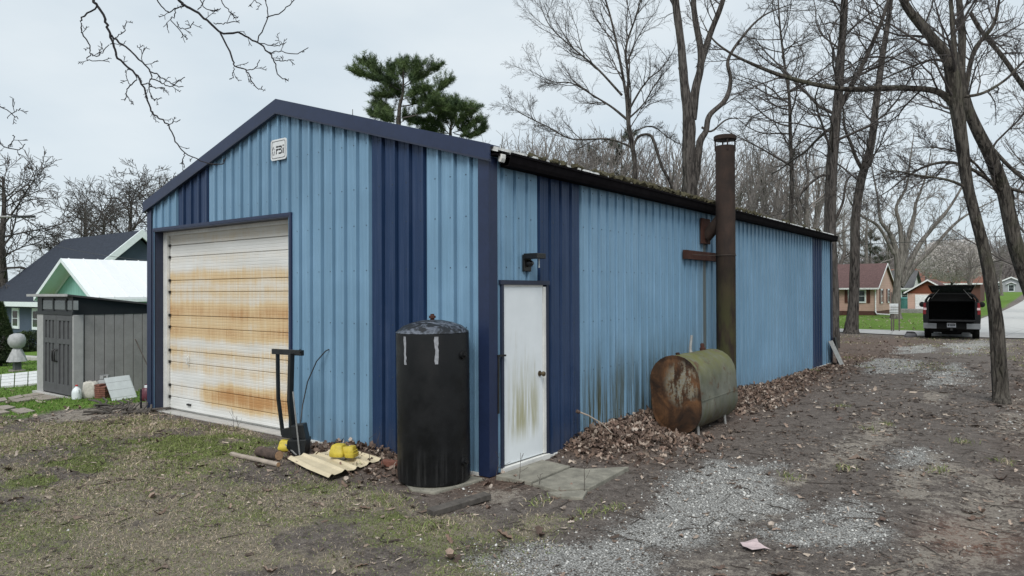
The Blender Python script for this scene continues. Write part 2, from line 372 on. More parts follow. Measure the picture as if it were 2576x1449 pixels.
# ------------------------------------------------------------------ barn materials
def mat_siding(name, c, stain):
    k = NT(name, .46, 0, .3); p = k.pos(); s = k.sep(p)
    streak = k.noise(k.sc(p, (9, 9, .35)), 1.6, 5, .6); fine = k.noise(k.sc(p, (60, 60, 1.2)), 1, 4, .6); blot = k.noise(p, 1.1, 5, .6)
    hi = tuple(x*1.16+.02 for x in c); lo = tuple(x*.86 for x in c)
    a = k.ramp(k.ma('ADD', k.ma('MULTIPLY', streak, .55), k.ma('MULTIPLY', blot, .45)), [(.33, lo), (.5, c), (.68, hi)])
    a = k.mix(k.ma('MULTIPLY', k.rng(fine, .5, .75), .16), a, tuple(min(1, x*1.5+.05) for x in c))
    # green algae running down the lower side wall, mostly between the dark stripe and the chimney
    zz = k.rng(s[2], .25, 1.6, 1, 0); yy = k.ma('MULTIPLY', k.rng(s[1], 1.4, 2.2), k.rng(s[1], 5.0, 8.5, 1, 0))
    drip = k.rng(k.noise(k.sc(p, (14, 14, .55)), 1, 5, .7), .40, .62)
    f = k.ma('MULTIPLY', k.ma('MULTIPLY', zz, yy), drip)
    a = k.mix(k.ma('MULTIPLY', f, stain), a, (.062, .066, .038))
    ch = k.ma('MULTIPLY', k.rng(k.noise(k.sc(p, (.5, .5, .25)), 1, 3, .5), .45, .7), .22); a = k.mix(ch, a, tuple(min(1, x*1.25+.06) for x in c))
    # soil splashed along the foot of the wall
    ft = k.ma('MULTIPLY', k.rng(s[2], .02, .5, 1, 0), k.rng(k.noise(k.sc(p, (8, 8, 2.)), 1, 4, .6), .3, .7))
    a = k.mix(k.ma('MULTIPLY', ft, .28), a, (.10, .09, .075))
    # rusty run below the flue plate
    ry = k.ma('SUBTRACT', 1.0, k.rng(k.ma('ABSOLUTE', k.ma('SUBTRACT', s[1], 5.83)), .05, .14)); rz = k.rng(s[2], 2.75, 2.9, 1, 0); rx = k.rng(s[0], -.2, -.1)
    a = k.mix(k.ma('MULTIPLY', k.ma('MULTIPLY', ry, k.ma('MULTIPLY', rz, rx)), .75), a, (.085, .075, .04))
    k.col(a); k.rough(k.ramp(blot, [(.3, .36), (.7, .55)])); k.bump(k.ma('ADD', k.ma('MULTIPLY', k.noise(p, 2.3, 2, .5), 2.0), k.ma('MULTIPLY', fine, .12)), .12, .03); M[name] = k.m
mat_siding('siding_light', (.157, .280, .398), 1.2); mat_siding('siding_navy', (.0125, .033, .086), .55)
plain('navy_trim', (.012, .022, .060), .45, var=.12, scale=2.5); plain('navy_dark', (.018, .025, .05), .5, var=.1)
plain('gutter', (.007, .006, .007), .85, var=.25, spec=.04); plain('roof_sheet', (.52, .53, .52), .5, var=.2, scale=3)
plain('white_trim', (.66, .66, .63), .55, var=.1, scale=3); plain('screw', (.03, .05, .07), .5); plain('black_metal', (.012, .012, .012), .45, var=.3)
plain('dark_void', (.01, .01, .01), .9)
def mat_gdoor():
    k = NT('garage_door', .45, 0, .4); p = k.pos(); s = k.sep(p)
    wob = k.ma('MULTIPLY', k.ma('SUBTRACT', k.noise(k.sc(p, (1.6, 1.6, .8)), 1, 4, .6), .5), .22)
    z = k.ma('ADD', s[2], wob); tot = None
    for zc, w, a in ((2.19, .13, .62), (1.95, .10, .42), (1.64, .17, 1.0), (1.32, .14, .9), (1.0, .10, .5), (.76, .12, .42), (2.5, .12, .22), (2.82, .1, .3)):
        d = k.ma('DIVIDE', k.ma('SUBTRACT', z, zc), w); e = k.ma('MULTIPLY', k.ma('POWER', 2.718, k.ma('MULTIPLY', k.ma('MULTIPLY', d, d), -1.0)), a)
        tot = e if tot is None else k.ma('ADD', tot, e)
    d = k.ma('DIVIDE', k.ma('SUBTRACT', z, .36), .17); e = k.ma('MULTIPLY', k.ma('POWER', 2.718, k.ma('MULTIPLY', k.ma('MULTIPLY', d, d), -1.0)), k.rng(s[0], -6.3, -5.3, .25, 1.35))
    tot = k.ma('ADD', tot, e)
    brk = k.rng(k.noise(k.sc(p, (.8, .8, .5)), 1.3, 4, .6), .3, .62, .7, 1.05)
    run = k.rng(k.noise(k.sc(p, (26, 26, 1.2)), 1, 4, .6), .25, .75, .62, 1.12)
    f = k.ma('MULTIPLY', k.ma('MULTIPLY', tot, brk), run)
    base = k.ramp(k.noise(k.sc(p, (1, 1, 3)), 1.2, 4, .5), [(.3, (.63, .63, .60)), (.7, (.76, .765, .745))])
    c = k.mix(k.rng(f, .05, .55), base, (.66, .50, .29))
    c = k.mix(k.rng(f, .4, 1.25), c, (.47, .25, .10))
    c = k.mix(k.ma('MULTIPLY', k.rng(s[2], 2.5, 2.95), .35), c, (.20, .16, .10))
    k.col(c); M['garage_door'] = k.m
mat_gdoor()
def mat_mandoor():
    k = NT('steel_door', .5, 0, .4); p = k.pos(); s = k.sep(p)
    base = k.ramp(k.noise(p, 2.2, 5, .6), [(.3, (.66, .70, .72)), (.7, (.74, .78, .80))])
    dr = k.noise(k.sc(p, (1, 20, 1.1)), 1, 5, .65)
    z = k.ma('MULTIPLY', k.rng(s[2], .2, .5), k.rng(s[2], .55, 1.35, 1, 0)); y = k.ma('MULTIPLY', k.rng(s[1], .26, .42), k.rng(s[1], .8, .96, 1, 0))
    f = k.ma('MULTIPLY', k.ma('MULTIPLY', z, y), k.rng(dr, .34, .62))
    c = k.mix(k.ma('MULTIPLY', f, .85), base, (.33, .31, .15))
    f2 = k.ma('MULTIPLY', k.ma('MULTIPLY', k.rng(s[2], .9, 1.2), k.rng(s[2], 1.35, 1.6, 1, 0)), k.ma('MULTIPLY', y, k.rng(dr, .5, .7)))
    c = k.mix(k.ma('MULTIPLY', f2, .4), c, (.35, .32, .2)); k.col(c); M['steel_door'] = k.m
mat_mandoor()

# ------------------------------------------------------------------ barn
BW, BL, BH, BR = 7.315, 14.63, 3.3674, 4.42
P3 = .9144
barn = thing('metal_barn', 'long blue steel barn with navy stripes and a rust-stained white garage door', 'barn')
def ztop_front(x): return BR-(BR-BH)*abs(x+BW/2)/(BW/2)
def profile(u0, u1, cuts=()):
    """corrugated profile of a 36 inch sheet: tall ribs every 9 inches, two low ones between"""
    us = []
    k0 = int(math.floor(u0/.2286))-1
    for k in range(k0, k0+8):
        r = .035+k*.2286
        for du, n in ((-.056, 0), (-.051, -.022), (-.030, -.022), (-.026, .028), (.006, .027), (.020, 0), (.070, 0), (.075, .004), (.083, .004), (.088, 0), (.141, 0), (.146, .004), (.154, .004), (.159, 0)): us.append((r+du, n))
    us.sort()
    def at(u):
        for (a, na), (b, nb) in zip(us, us[1:]):
            if a <= u <= b: return na+(nb-na)*(u-a)/(b-a+1e-9)
        return 0
    pts = [(u0, at(u0))]+[q for q in us if u0+1e-4 < q[0] < u1-1e-4]+[(u1, at(u1))]
    for c in cuts:
        if u0 < c < u1: pts.append((c, at(c)))
    pts.sort(); return pts
def panel(u0, u1, place, zb, zt, mat, cuts=()):
    b = MB(); pts = profile(u0, u1, cuts)
    for (a, na), (c, nc) in zip(pts, pts[1:]):
        if c-a < 1e-5: continue
        um = (a+c)/2; z0 = zb(um); 
        if zt(um)-z0 < .01: continue
        b.add([place(a, na, z0), place(c, nc, z0), place(c, nc, zt(c)), place(a, na, zt(a))], [(0, 1, 2, 3)])
    return b.build('siding_panel', mat, barn, fixn=False)
# front wall (u runs from the near corner to the left, outwards is -y)
GX0, GX1, GZ = -7.11, -3.44, 2.95
def zb_f(u): return GZ if GX0 < -u < GX1 else .0
for k in range(8):
    panel(k*P3, (k+1)*P3, lambda u, n, z: (-u, -n, z), zb_f, lambda u: ztop_front(-u), 'siding_navy' if k in (1, 6) else 'siding_light', (BW/2, -GX1, -GX0))
# near side wall
DY0, DY1, DZ = .20, 1.07, 2.03
def zb_s(u): return DZ if DY0 < u < DY1 else .0
for k in range(16):
    panel(k*P3, (k+1)*P3, lambda u, n, z: (n*.72, u, z), zb_s, lambda u: BH+.02, 'siding_navy' if k in (1, 14) else 'siding_light', (DY0, DY1))
# far walls out of sight
MB().add([(-BW, 0, 0), (-BW, BL, 0), (-BW, BL, BH), (-BW, 0, BH)], [(0, 1, 2, 3)]).build('far_side_wall', 'siding_light', barn)
MB().add([(-BW, BL, 0), (0, BL, 0), (0, BL, BH), (-BW/2, BL, BR), (-BW, BL, BH)], [(0, 1, 2, 3, 4)]).build('rear_wall', 'siding_light', barn)
# corner trims
def angle(x, y, sx, sy, name='corner_trim'):
    a, t, o = .112, .004, .034
    P = [(x-sx*a, y+sy*o), (x+sx*o, y+sy*o), (x+sx*o, y-sy*a), (x+sx*(o-t), y-sy*a), (x+sx*(o-t), y+sy*(o-t)), (x-sx*a, y+sy*(o-t))]
    MB().prism([(p, q, -.005) for p, q in P], (0, 0, BH-.01)).build(name, 'navy_trim', barn)
angle(0, 0, 1, -1); angle(-BW, 0, -1, -1); angle(0, BL, 1, 1)
# rake trim along the gable, roof, gutter
for sgn in (-1, 1):
    xe = .07 if sgn > 0 else -BW-.10; za, ze, h = 4.57, 3.475, .185
    if sgn < 0: ze = 4.57-(4.57-3.475)*(abs(xe+BW/2))/(.07+BW/2)
    b = MB().prism([(-BW/2, -.075, za-h), (-BW/2, -.075, za), (xe, -.075, ze), (xe, -.075, ze-h+.02)], (0, .03, 0))
    b.prism([(-BW/2, -.045, za-.022), (-BW/2, -.045, za-.003), (xe, -.045, ze-.003), (xe, -.045, ze-.022)], (0, .16, 0))
    r = b.build('rake_trim', 'navy_trim', barn)
    MB().prism([(-BW/2, -.083, za-h-.018), (-BW/2, -.083, za-h+.004), (xe, -.083, ze-h+.024), (xe, -.083, ze-h+.002)], (0, .05, 0)).build('drip_edge', 'navy_dark', r)
SL = (4.57-3.475)/(.07+BW/2)
def roof_z(x): return 4.53-SL*abs(x+BW/2)
rb = MB(); pr = profile(0, P3)
for (a, na), (c, nc) in zip(pr, pr[1:]):
    rb.add([(.13, a, roof_z(.13)+na), (.13, c, roof_z(.13)+nc), (-BW/2, c, roof_z(-BW/2)+nc), (-BW/2, a, roof_z(-BW/2)+na)], [(0, 1, 2, 3)])
    rb.add([(.13, a, roof_z(.13)+na), (.13, c, roof_z(.13)+nc), (.13, c, roof_z(.13)-.004), (.13, a, roof_z(.13)-.004)], [(0, 1, 2, 3)])
rp = rb.build('roof_panel', 'roof_sheet', barn, fixn=False)
for s_ in (0, 1):
    for k in range(16):
        if s_ == 0 and k == 0: continue
        o = bpy.data.objects.new('roof_panel', rp.data); COL.objects.link(o); o.parent = barn
        o.location = (0, k*P3, 0) if s_ == 0 else (-BW, (k+1)*P3, 0)
        if s_: o.rotation_euler = (0, 0, math.pi)
gz0 = roof_z(.13)-.012
MB().prism([(.03, .17, gz0-.14), (.15, .17, gz0-.14), (.165, .17, gz0-.10), (.175, .17, gz0-.03), (.185, .17, gz0-.025), (.185, .17, gz0), (.175, .17, gz0), (.165, .17, gz0-.02), (.15, .17, gz0-.09), (.135, .17, gz0-.125), (.045, .17, gz0-.125), (.045, .17, gz0), (.03, .17, gz0)], (0, BL-.10, 0)).build('gutter', 'gutter', barn)
MB().box((.028, -.02, BH-.005), (.12, BL, BH+.012)).build('soffit', 'gutter', barn)
b = MB().prism([(.085, .06, gz0-.10), (.12, .06, gz0-.11), (.138, .06, gz0-.07), (.14, .06, gz0-.025), (.09, .06, gz0-.02)], (0, .07, 0)); b.build('fascia_end', 'white_trim', barn, bev=.008)
# base strip
b = MB().box((GX1+.02, -.03, -.02), (-.11, -.004, .018)); b.box((-.001, 1.10, -.02), (.028, BL-.11, .018)); b.build('base_strip', 'white_trim', barn)
# screws: rows of heads on the flats beside the ribs
sb = MB()
for k in range(0, 32):
    u = .035+k*.2286+.045
    for z in (.32, .93, 1.55, 2.2, 2.75, 3.2, 3.75):
        if z < ztop_front(-u)-.1 and not (GX0-.05 < -u < GX1+.05 and z < GZ+.05) and .12 < u < BW-.12: sb.add([(-u-.007, -.001, z-.007), (-u+.007, -.001, z-.007), (-u+.007, -.001, z+.007), (-u-.007, -.001, z+.007), (-u, -.009, z)], [(0, 1, 4), (1, 2, 4), (2, 3, 4), (3, 0, 4)])
for k in range(0, 64):
    u = .035+k*.2286+.045
    for z in (.32, .93, 1.55, 2.2, 2.75, 3.2):
        if not (DY0-.05 < u < DY1+.05 and z < DZ+.05) and u > .14: sb.add([(.001, u-.007, z-.007), (.001, u+.007, z-.007), (.001, u+.007, z+.007), (.001, u-.007, z+.007), (.009, u, z)], [(0, 1, 4), (1, 2, 4), (2, 3, 4), (3, 0, 4)])
tag(sb.build('screws', 'screw', barn), kind='stuff')
# garage door in its opening
YD = .15
gd = MB().box((GX0+.005, YD+.06, 0), (GX1-.005, YD+.09, GZ)).build('garage_door', 'white_trim', barn)
UN = [1, 1, 2, 1, 2, 1, 2, 1, 2, 1, 1]; hs = (GZ-.06)/15; zs = [0]
def slat_profile(h):
    P = [(0, 0), (.006, -.012)]; n = int(round(h/.046))
    for i in range(1, n): z = h*i/n; P += [(z-.006, -.012), (z-.003, -.0095), (z+.003, -.0095), (z+.006, -.012)]
    return P+[(h-.012, -.012), (h-.006, 0), (h-.006, .03), (0, .03)]
slm = {}
for k, u in enumerate(UN):
    if u not in slm: o = MB().prism([(-6.975, q, z) for z, q in slat_profile(u*hs)], (6.975+GX1-.004, 0, 0)).build('door_slat', 'garage_door', gd); slm[u] = o.data
    else: o = bpy.data.objects.new('door_slat', slm[u]); COL.objects.link(o); o.parent = gd
    o.location = (0, YD+.03+.002*(k % 2), .03+zs[-1]); zs.append(zs[-1]+u*hs)
for z_ in zs[1:-1]: MB().box((-6.972, YD-.012, .03+z_-.025), (-6.945, YD+.016, .03+z_+.02)).build('hinge', 'black_metal', gd)
b = MB().tube([(-6.35, YD, .78), (-6.35, YD-.035, .80), (-6.33, YD-.035, .90), (-6.35, YD, .92)], .01, 6); b.build('door_handle', 'white_trim', gd)
MB().box((-6.40, YD-.012, .125), (-6.30, YD+.016, .15)).build('door_latch', 'black_metal', gd)
MB().box((GX0-.02, -.012, 0), (GX0, YD+.03, GZ)).build('jamb_lining', 'navy_dark', barn)
MB().box((GX1, -.012, 0), (GX1+.02, YD+.03, GZ)).build('jamb_lining', 'navy_dark', barn)
MB().box((GX0-.02, -.030, GZ), (GX1+.02, YD+.03, GZ+.02)).build('header_lining', 'navy_dark', barn)
MB().box((GX0-.06, -.034, GZ+.021), (GX1+.06, -.004, GZ+.062)).build('header_trim', 'navy_trim', barn)
MB().box((GX1+.021, -.034, 0), (GX1+.06, -.004, GZ+.02)).build('jamb_trim', 'navy_trim', barn)
MB().box((GX0-.06, -.034, 0), (GX0-.021, -.004, GZ+.02)).build('jamb_trim', 'navy_trim', barn)
MB().box((GX0+.002, YD-.03, .0), (-6.985, YD+.02, GZ-.002)).build('jamb_board', 'white_trim', barn)
MB().box((-6.985, YD-.015, GZ-.06), (GX1-.002, YD+.02, GZ-.002)).build('header_board', 'white_trim', barn)
MB().box((GX0, -.02, -.05), (GX1, YD+.1, -.005)).build('door_sill', 'curb', barn)
# walk-in door
md = MB().box((-.025, DY0+.035, .06), (.010, DY1-.09, DZ-.045)).build('door', 'steel_door', barn, bev=.004)
MB().tube([(.010, DY1-.155, .99), (.018, DY1-.155, .99)], .032, 14).tube([(.018, DY1-.155, .99), (.045, DY1-.155, .99)], .011, 10).build('knob_plate', 'brass', md) if 'brass' in M else None
plain('brass', (.13, .10, .06), .35, .7)
b = MB().tube([(.010, DY1-.155, .99), (.017, DY1-.155, .99)], .033, 14); b.tube([(.017, DY1-.155, .99), (.05, DY1-.155, .99)], .011, 10); b.tube([(.045, DY1-.155, .99), (.052, DY1-.155, .99), (.066, DY1-.155, .99), (.080, DY1-.155, .99), (.086, DY1-.155, .99)], [.016, .026, .030, .026, .012], 14); b.build('knob', 'brass', md, smooth=True)
MB().box((-.02, DY1-.085, .06), (.018, DY1-.03, DZ-.04)).build('door_jamb', 'white_trim', barn)
MB().box((-.02, DY0+.034, DZ-.044), (.012, DY1-.086, DZ-.02)).build('door_head', 'white_trim', barn)
MB().box((-.04, DY0, -.01), (.05, DY1, .045)).build('threshold', 'white_trim', barn)
MB().box((-.03, DY0-.01, .046), (.028, DY0+.03, DZ-.02)).build('door_casing', 'navy_dark', barn)
MB().box((-.03, DY1-.028, .046), (.028, DY1+.012, DZ-.02)).build('door_casing', 'navy_dark', barn)
MB().box((-.03, DY0-.03, DZ-.018), (.034, DY1+.03, DZ+.03)).build('door_casing', 'navy_dark', barn)
# debris and moss caught behind the gutter
plain('moss', (.050, .044, .022), .95, var=.35, scale=20, bump=.6)
v = []; f = []; c_ = 0
b = MB()
for i in range(420):
    y = float(RNG.choice([RNG.normal(4.6, 1.3), RNG.uniform(.6, 14.3)], p=[.75, .25])); 
    if not .4 < y < 14.4: continue
    x = .13-abs(RNG.normal(0, .06)); r = RNG.uniform(.012, .045); z = roof_z(x)+r*.3+.012
    b.obox((x, y, z), r*2.2, r*2.2, r, tuple(RNG.uniform(-1, 1, 3)))
tag(b.build('moss_debris', 'moss', barn), kind='stuff')

# ------------------------------------------------------------------ builder's sign on the gable
sgn_ = thing('sign', 'small white rounded sign with black lettering high on the barn gable', 'sign', (-3.645, -.024, 3.885))
def rrect(w, h, r, n=5):
    P = []
    for cx, cy, a0 in ((w/2-r, h/2-r, 0), (-w/2+r, h/2-r, 90), (-w/2+r, -h/2+r, 180), (w/2-r, -h/2+r, 270)):
        for k in range(n+1): a = R_(a0+90*k/n); P.append((cx+r*math.cos(a), 0, cy+r*math.sin(a)))
    return P
plain('sign_white', (.70, .72, .72), .4, var=.06); plain('ink', (.012, .012, .014), .5); plain('ink_grey', (.22, .23, .25), .5)
MB().prism(rrect(.36, .285, .045), (0, -.012, 0)).build('plate', 'sign_white', sgn_)
o_, i_ = rrect(.305, .235, .03), rrect(.292, .222, .025); n_ = len(o_)
MB().add([(p[0], -.0145, p[2]) for p in o_+i_], [(k, (k+1) % n_, n_+(k+1) % n_, n_+k) for k in range(n_)]).build('border_line', 'ink', sgn_)
def plates(rects, polys, mat, name):
    b = MB()
    for x0, z0, x1, z1 in rects: b.add([(x0, -.0145, z0), (x1, -.0145, z0), (x1, -.0145, z1), (x0, -.0145, z1)], [(0, 1, 2, 3)])
    for P in polys: b.add([(x, -.0145, z) for x, z in P], [tuple(range(len(P)))])
    b.build(name, mat, sgn_)
plates([(-.055, .028, -.005, .048), (-.055, -.012, -.005, .010), (-.055, -.062, -.038, -.012)], [], 'ink', 'letter_f')
plates([(.002, .028, .06, .048), (.002, -.012, .06, .010), (.002, -.062, .06, -.042), (.058, .010, .075, .034), (.062, -.052, .08, -.012)], [[(.06, .048), (.06, .028), (.075, .028), (.072, .042)], [(.06, -.062), (.08, -.052), (.062, -.042)]], 'ink', 'letter_b')
plates([(.096, -.062, .118, .012), (.096, .032, .118, .054)], [], 'ink', 'letter_i')
plates([], [[(-.145, .0), (-.125, .05), (-.116, .03), (-.13, .0)], [(-.118, .06), (-.105, .04), (-.085, .0), (-.098, .0), (-.112, .03)], [(-.14, -.015), (-.125, -.015), (-.132, -.07)], [(-.10, -.015), (-.083, -.015), (-.09, -.07)], [(-.125, -.07), (-.112, -.045), (-.098, -.07)]], 'ink_grey', 'emblem')

# ------------------------------------------------------------------ lamp over the door
lp = thing('wall_lamp', 'black flat-topped lamp on the barn wall above the white door', 'lamp', (.024, .66, 2.30))
plain('black_plastic', (.010, .010, .010), .4)
MB().box((-.02, -.07, -.14), (.012, .07, .05)).build('back_plate', 'black_plastic', lp, bev=.01)
MB().box((.012, -.085, 0), (.20, .085, .06)).build('lamp_head', 'black_plastic', lp, bev=.006)
MB().tube([(.012, 0, -.05), (.05, 0, -.05), (.08, 0, -.045)], [.04, .04, .02], 12).build('sensor', 'black_plastic', lp, smooth=True)
plain('pale_streak', (.45, .5, .52), .4)
MB().box((.14, .02, -.10), (.15, .035, .0)).build('pull_cord', 'pale_streak', lp)

# ------------------------------------------------------------------ materials of the things beside the barn
def mat_rust(name, a, b, c, sc=6., mossy=0.0):
    k = NT(name, .85, 0, .25); p = k.pos(); s = k.sep(p)
    n = k.noise(p, sc, 6, .65, .3); n2 = k.noise(k.sc(p, (3, 3, .7)), sc, 5, .6)
    col = k.ramp(k.ma('ADD', k.ma('MULTIPLY', n, .6), k.ma('MULTIPLY', n2, .4)), [(.32, a), (.5, b), (.68, c)])
    if mossy: col = k.mix(k.ma('MULTIPLY', k.rng(s[2], 1.2, 2.8, mossy, 0), k.rng(n2, .35, .6)), col, (.05, .052, .02))
    k.col(col); k.bump(n, .35, .01); M[name] = k.m
mat_rust('flue_rust', (.016, .0125, .0115), (.031, .021, .017), (.050, .031, .024), 3.0, .8)
mat_rust('brace_rust', (.030, .014, .011), (.055, .024, .018), (.085, .038, .026), 6.0)
def mat_tank_end():
    k = NT('tank_end_rust', .85, 0, .3); p = k.pos(); n = k.noise(p, 3.4, 7, .68, .5); n2 = k.noise(k.sc(p, (2, 2, .6)), 5, 6, .65); n3 = k.noise(p, 28, 4, .7)
    c = k.ramp(n, [(.36, (.016, .010, .007)), (.5, (.052, .026, .013)), (.64, (.125, .06, .026))])
    s = k.sep(p); dx = k.ma('SUBTRACT', s[0], .74); dz = k.ma('SUBTRACT', s[2], .68)
    r = k.ma('ADD', k.ma('MULTIPLY', k.ma('MULTIPLY', dx, dx), 14.), k.ma('MULTIPLY', k.ma('MULTIPLY', dz, dz), 9.))
    f = k.ma('MULTIPLY', k.rng(r, .2, 1.1, 1, 0), k.rng(k.ma('ADD', n2, k.ma('MULTIPLY', k.ma('SUBTRACT', n3, .5), .25)), .45, .56))
    c = k.mix(f, c, k.ramp(n3, [(.35, (.20, .15, .085)), (.65, (.20, .205, .175))]))
    k.col(c); k.bump(n, .3, .01); M['tank_end_rust'] = k.m
mat_tank_end()
def mat_tank_shell():
    k = NT('tank_shell', .75, 0, .35); p = k.pos(); s = k.sep(p); n = k.noise(p, 3.5, 6, .65, .4); st = k.noise(k.sc(p, (4, 4, .8)), 2.5, 5, .6)
    c = k.ramp(n, [(.3, (.085, .09, .07)), (.55, (.14, .145, .115)), (.75, (.19, .195, .165))])
    c = k.mix(k.ma('MULTIPLY', k.rng(s[2], .55, 1.05), k.rng(k.noise(p, 6, 5, .6), .3, .62, .25, .95)), c, (.115, .118, .036))
    c = k.mix(k.ma('MULTIPLY', k.rng(s[2], .1, .55, 1, 0), k.rng(st, .4, .62)), c, (.09, .095, .035))
    c = k.mix(k.rng(k.noise(p, 5, 6, .7), .54, .66), c, (.09, .052, .028)); c = k.mix(k.ma('MULTIPLY', k.rng(s[2], .05, .5, .8, 0), k.rng(n, .35, .6)), c, (.06, .042, .028)); k.col(c); k.bump(n, .2, .01); M['tank_shell'] = k.m
mat_tank_shell()
def mat_black_tank():
    k = NT('black_tank', .5, 0, .25); p = k.pos(); s = k.sep(p)
    c = k.ramp(k.noise(p, 2.5, 5, .6), [(.3, (.005, .0055, .006)), (.7, (.010, .0105, .0115))])
    sc_ = k.rng(k.noise(k.sc(p, (2, 2, 9)), 6, 6, .75, .8), .62, .78); c = k.mix(k.ma('MULTIPLY', sc_, .5), c, (.07, .075, .08))
    dr = k.ma('MULTIPLY', k.rng(s[2], .05, .5, 1, 0), k.rng(k.noise(k.sc(p, (16, 16, .7)), 1, 5, .6), .48, .7)); c = k.mix(k.ma('MULTIPLY', dr, .35), c, (.10, .10, .10))
    k.col(c); k.rough(k.rng(k.noise(p, 5, 5, .6), .3, .7, .3, .6)); k.bump(k.noise(p, 14, 5, .6), .15, .01); M['black_tank'] = k.m
    k = NT('dome_paint', .5, 0, .4); p = k.pos(); n = k.noise(p, 9, 7, .72, .6)
    k.col(k.ramp(n, [(.48, (.012, .013, .015)), (.54, (.07, .08, .10)), (.70, (.16, .175, .21))])); k.bump(n, .4, .01); M['dome_paint'] = k.m
mat_black_tank()
plain('paint_drip', (.27, .28, .30), .5, var=.2, scale=30); plain('galv', (.30, .30, .29), .5, .3, var=.2); plain('concrete', (.21, .20, .165), .95, var=.22, scale=7, bump=.35)
plain('weathered_wood', (.075, .066, .058), .9, var=.3, scale=12, bump=.4); plain('yellow_plastic', (.52, .41, .045), .6, var=.15); plain('yellow_sheet', (.56, .48, .33), .6, var=.08, scale=3)
plain('log_bark', (.075, .052, .042), .95, var=.35, scale=16, bump=.6); plain('log_end', (.34, .21, .12), .9, var=.2, scale=20); plain('stick_pale', (.34, .29, .24), .9, var=.2); plain('stick_dark', (.06, .048, .04), .9, var=.3)
plain('steel_black', (.010, .012, .013), .45, var=.3); plain('brick_red', (.16, .065, .045), .9, var=.3, scale=15, bump=.3)

# ------------------------------------------------------------------ flue (freestanding steel chimney)
CX, CY = .40, 5.78
fl = thing('steel_chimney', 'tall rusty brown steel chimney pipe with flat cap beside the blue wall', 'chimney', (CX, CY, 0))
MB().lathe([(.158, -.02), (.158, 2.52), (.161, 2.53), (.161, 2.56), (.158, 2.57), (.158, 4.355), (.15, 4.355), (.15, 4.25)], 32).build('pipe', 'flue_rust', fl, smooth=True)
MB().lathe([(.02, 4.455), (.178, 4.455), (.186, 4.46), (.186, 4.515), (.17, 4.53), (.02, 4.54)], 32).build('cap', 'flue_rust', fl, smooth=True)
for k in range(4):
    a = .6+k*math.pi/2; MB().bar((.162*math.cos(a), .162*math.sin(a), 4.27), (.162*math.cos(a), .162*math.sin(a), 4.47), .02, .02).build('cap_strut', 'flue_rust', fl)
e = MB().tube([(-CX+.05, .03, 2.86), (-.03, .0, 3.20)], .10, 18); e.build('branch_pipe', 'flue_rust', fl, smooth=True)
MB().box((-CX+.024, -.16, 2.74), (-CX+.06, .20, 3.17)).build('wall_plate', 'brace_rust', fl, bev=.004)
MB().box((-CX+.024, -.88, 2.455), (-CX+.075, .62, 2.60)).build('brace', 'brace_rust', fl, bev=.004)
b = MB(); W_ = [(-CX+.08, -.6, 2.53), (-.17, -.1, 2.53)]+[(.166*math.cos(a), .166*math.sin(a), 2.53) for a in np.linspace(-2.6, 2.4, 16)]+[(-CX+.08, .5, 2.53)]
b.tube(W_, .006, 5); b.build('tie_wire', 'stick_dark', fl)

# ------------------------------------------------------------------ oil tank
ot = thing('oil_tank', 'rusty obround oil tank lying in leaves against the blue wall', 'tank', (.69, 3.22, .0)); ot.rotation_euler = (0, R_(-5), R_(1.5))
def obround(w, h, n=12):
    r = w/2; P = []
    for k in range(n+1): a = math.pi*k/n; P.append((r*math.cos(a), h-r+r*math.sin(a)))
    for k in range(n+1): a = math.pi+math.pi*k/n; P.append((r*math.cos(a), r+r*math.sin(a)))
    return P
OB = obround(.70, 1.06); OL = 1.50
def loft(b, rings):
    n = len(rings[0]); v = [p for r in rings for p in r]; f = [(i*n+k, i*n+(k+1) % n, (i+1)*n+(k+1) % n, (i+1)*n+k) for i in range(len(rings)-1) for k in range(n)]
    f += [tuple(range(n-1, -1, -1)), tuple((len(rings)-1)*n+k for k in range(n))]; b.add(v, f); return b
def orng(y, s): return [(x*s, y, .53+(z-.53)*s) for x, z in OB]
loft(MB(), [orng(y, s) for y, s in ((.012, .985), (.0, .998), (.03, 1.0), (.45, 1.0), (.46, 1.008), (.50, 1.008), (.51, 1.0), (OL-.03, 1), (OL, .995))]).build('shell', 'tank_shell', ot, smooth=True)
loft(MB(), [orng(y, s) for y, s in ((-.03, .30), (-.026, .6), (-.012, .88), (.008, .972))]).build('end_plate', 'tank_end_rust', ot, smooth=True)
loft(MB(), [orng(y, s) for y, s in ((-.004, 1.012), (.012, 1.014), (.018, 1.004))]).build('rim', 'tank_end_rust', ot, smooth=True)
loft(MB(), [orng(y, s) for y, s in ((OL+.03, .30), (OL+.026, .6), (OL+.012, .88), (OL-.004, .985))]).build('end_plate', 'tank_end_rust', ot, smooth=True)
MB().box((.351, .03, .43), (.357, OL-.03, .445)).build('weld_seam', 'tank_shell', ot)
for x, y in ((.22, .14), (.22, 1.2), (-.22, .14), (-.22, 1.2)): MB().tube([(x, y, .2), (x*1.02, y, -.10)], .02, 8).build('leg', 'galv', ot)
MB().lathe([(.03, 1.05), (.03, 1.085), (.02, 1.09)], 10, (0, .2, 0)).build('plug', 'tank_end_rust', ot)
MB().tube([(-.02, .72, 1.05), (-.02, .72, 1.12), (.0, .74, 1.25), (.01, .74, 1.30)], [.03, .022, .02, .02], 10).build('vent_pipe', 'galv', ot, smooth=True)
MB().lathe([(.045, 1.05), (.045, 1.09), (.03, 1.10), (.03, 1.14), (.02, 1.16)], 12, (-.02, 1.2, 0)).build('filler_cap', 'brace_rust', ot, smooth=True)

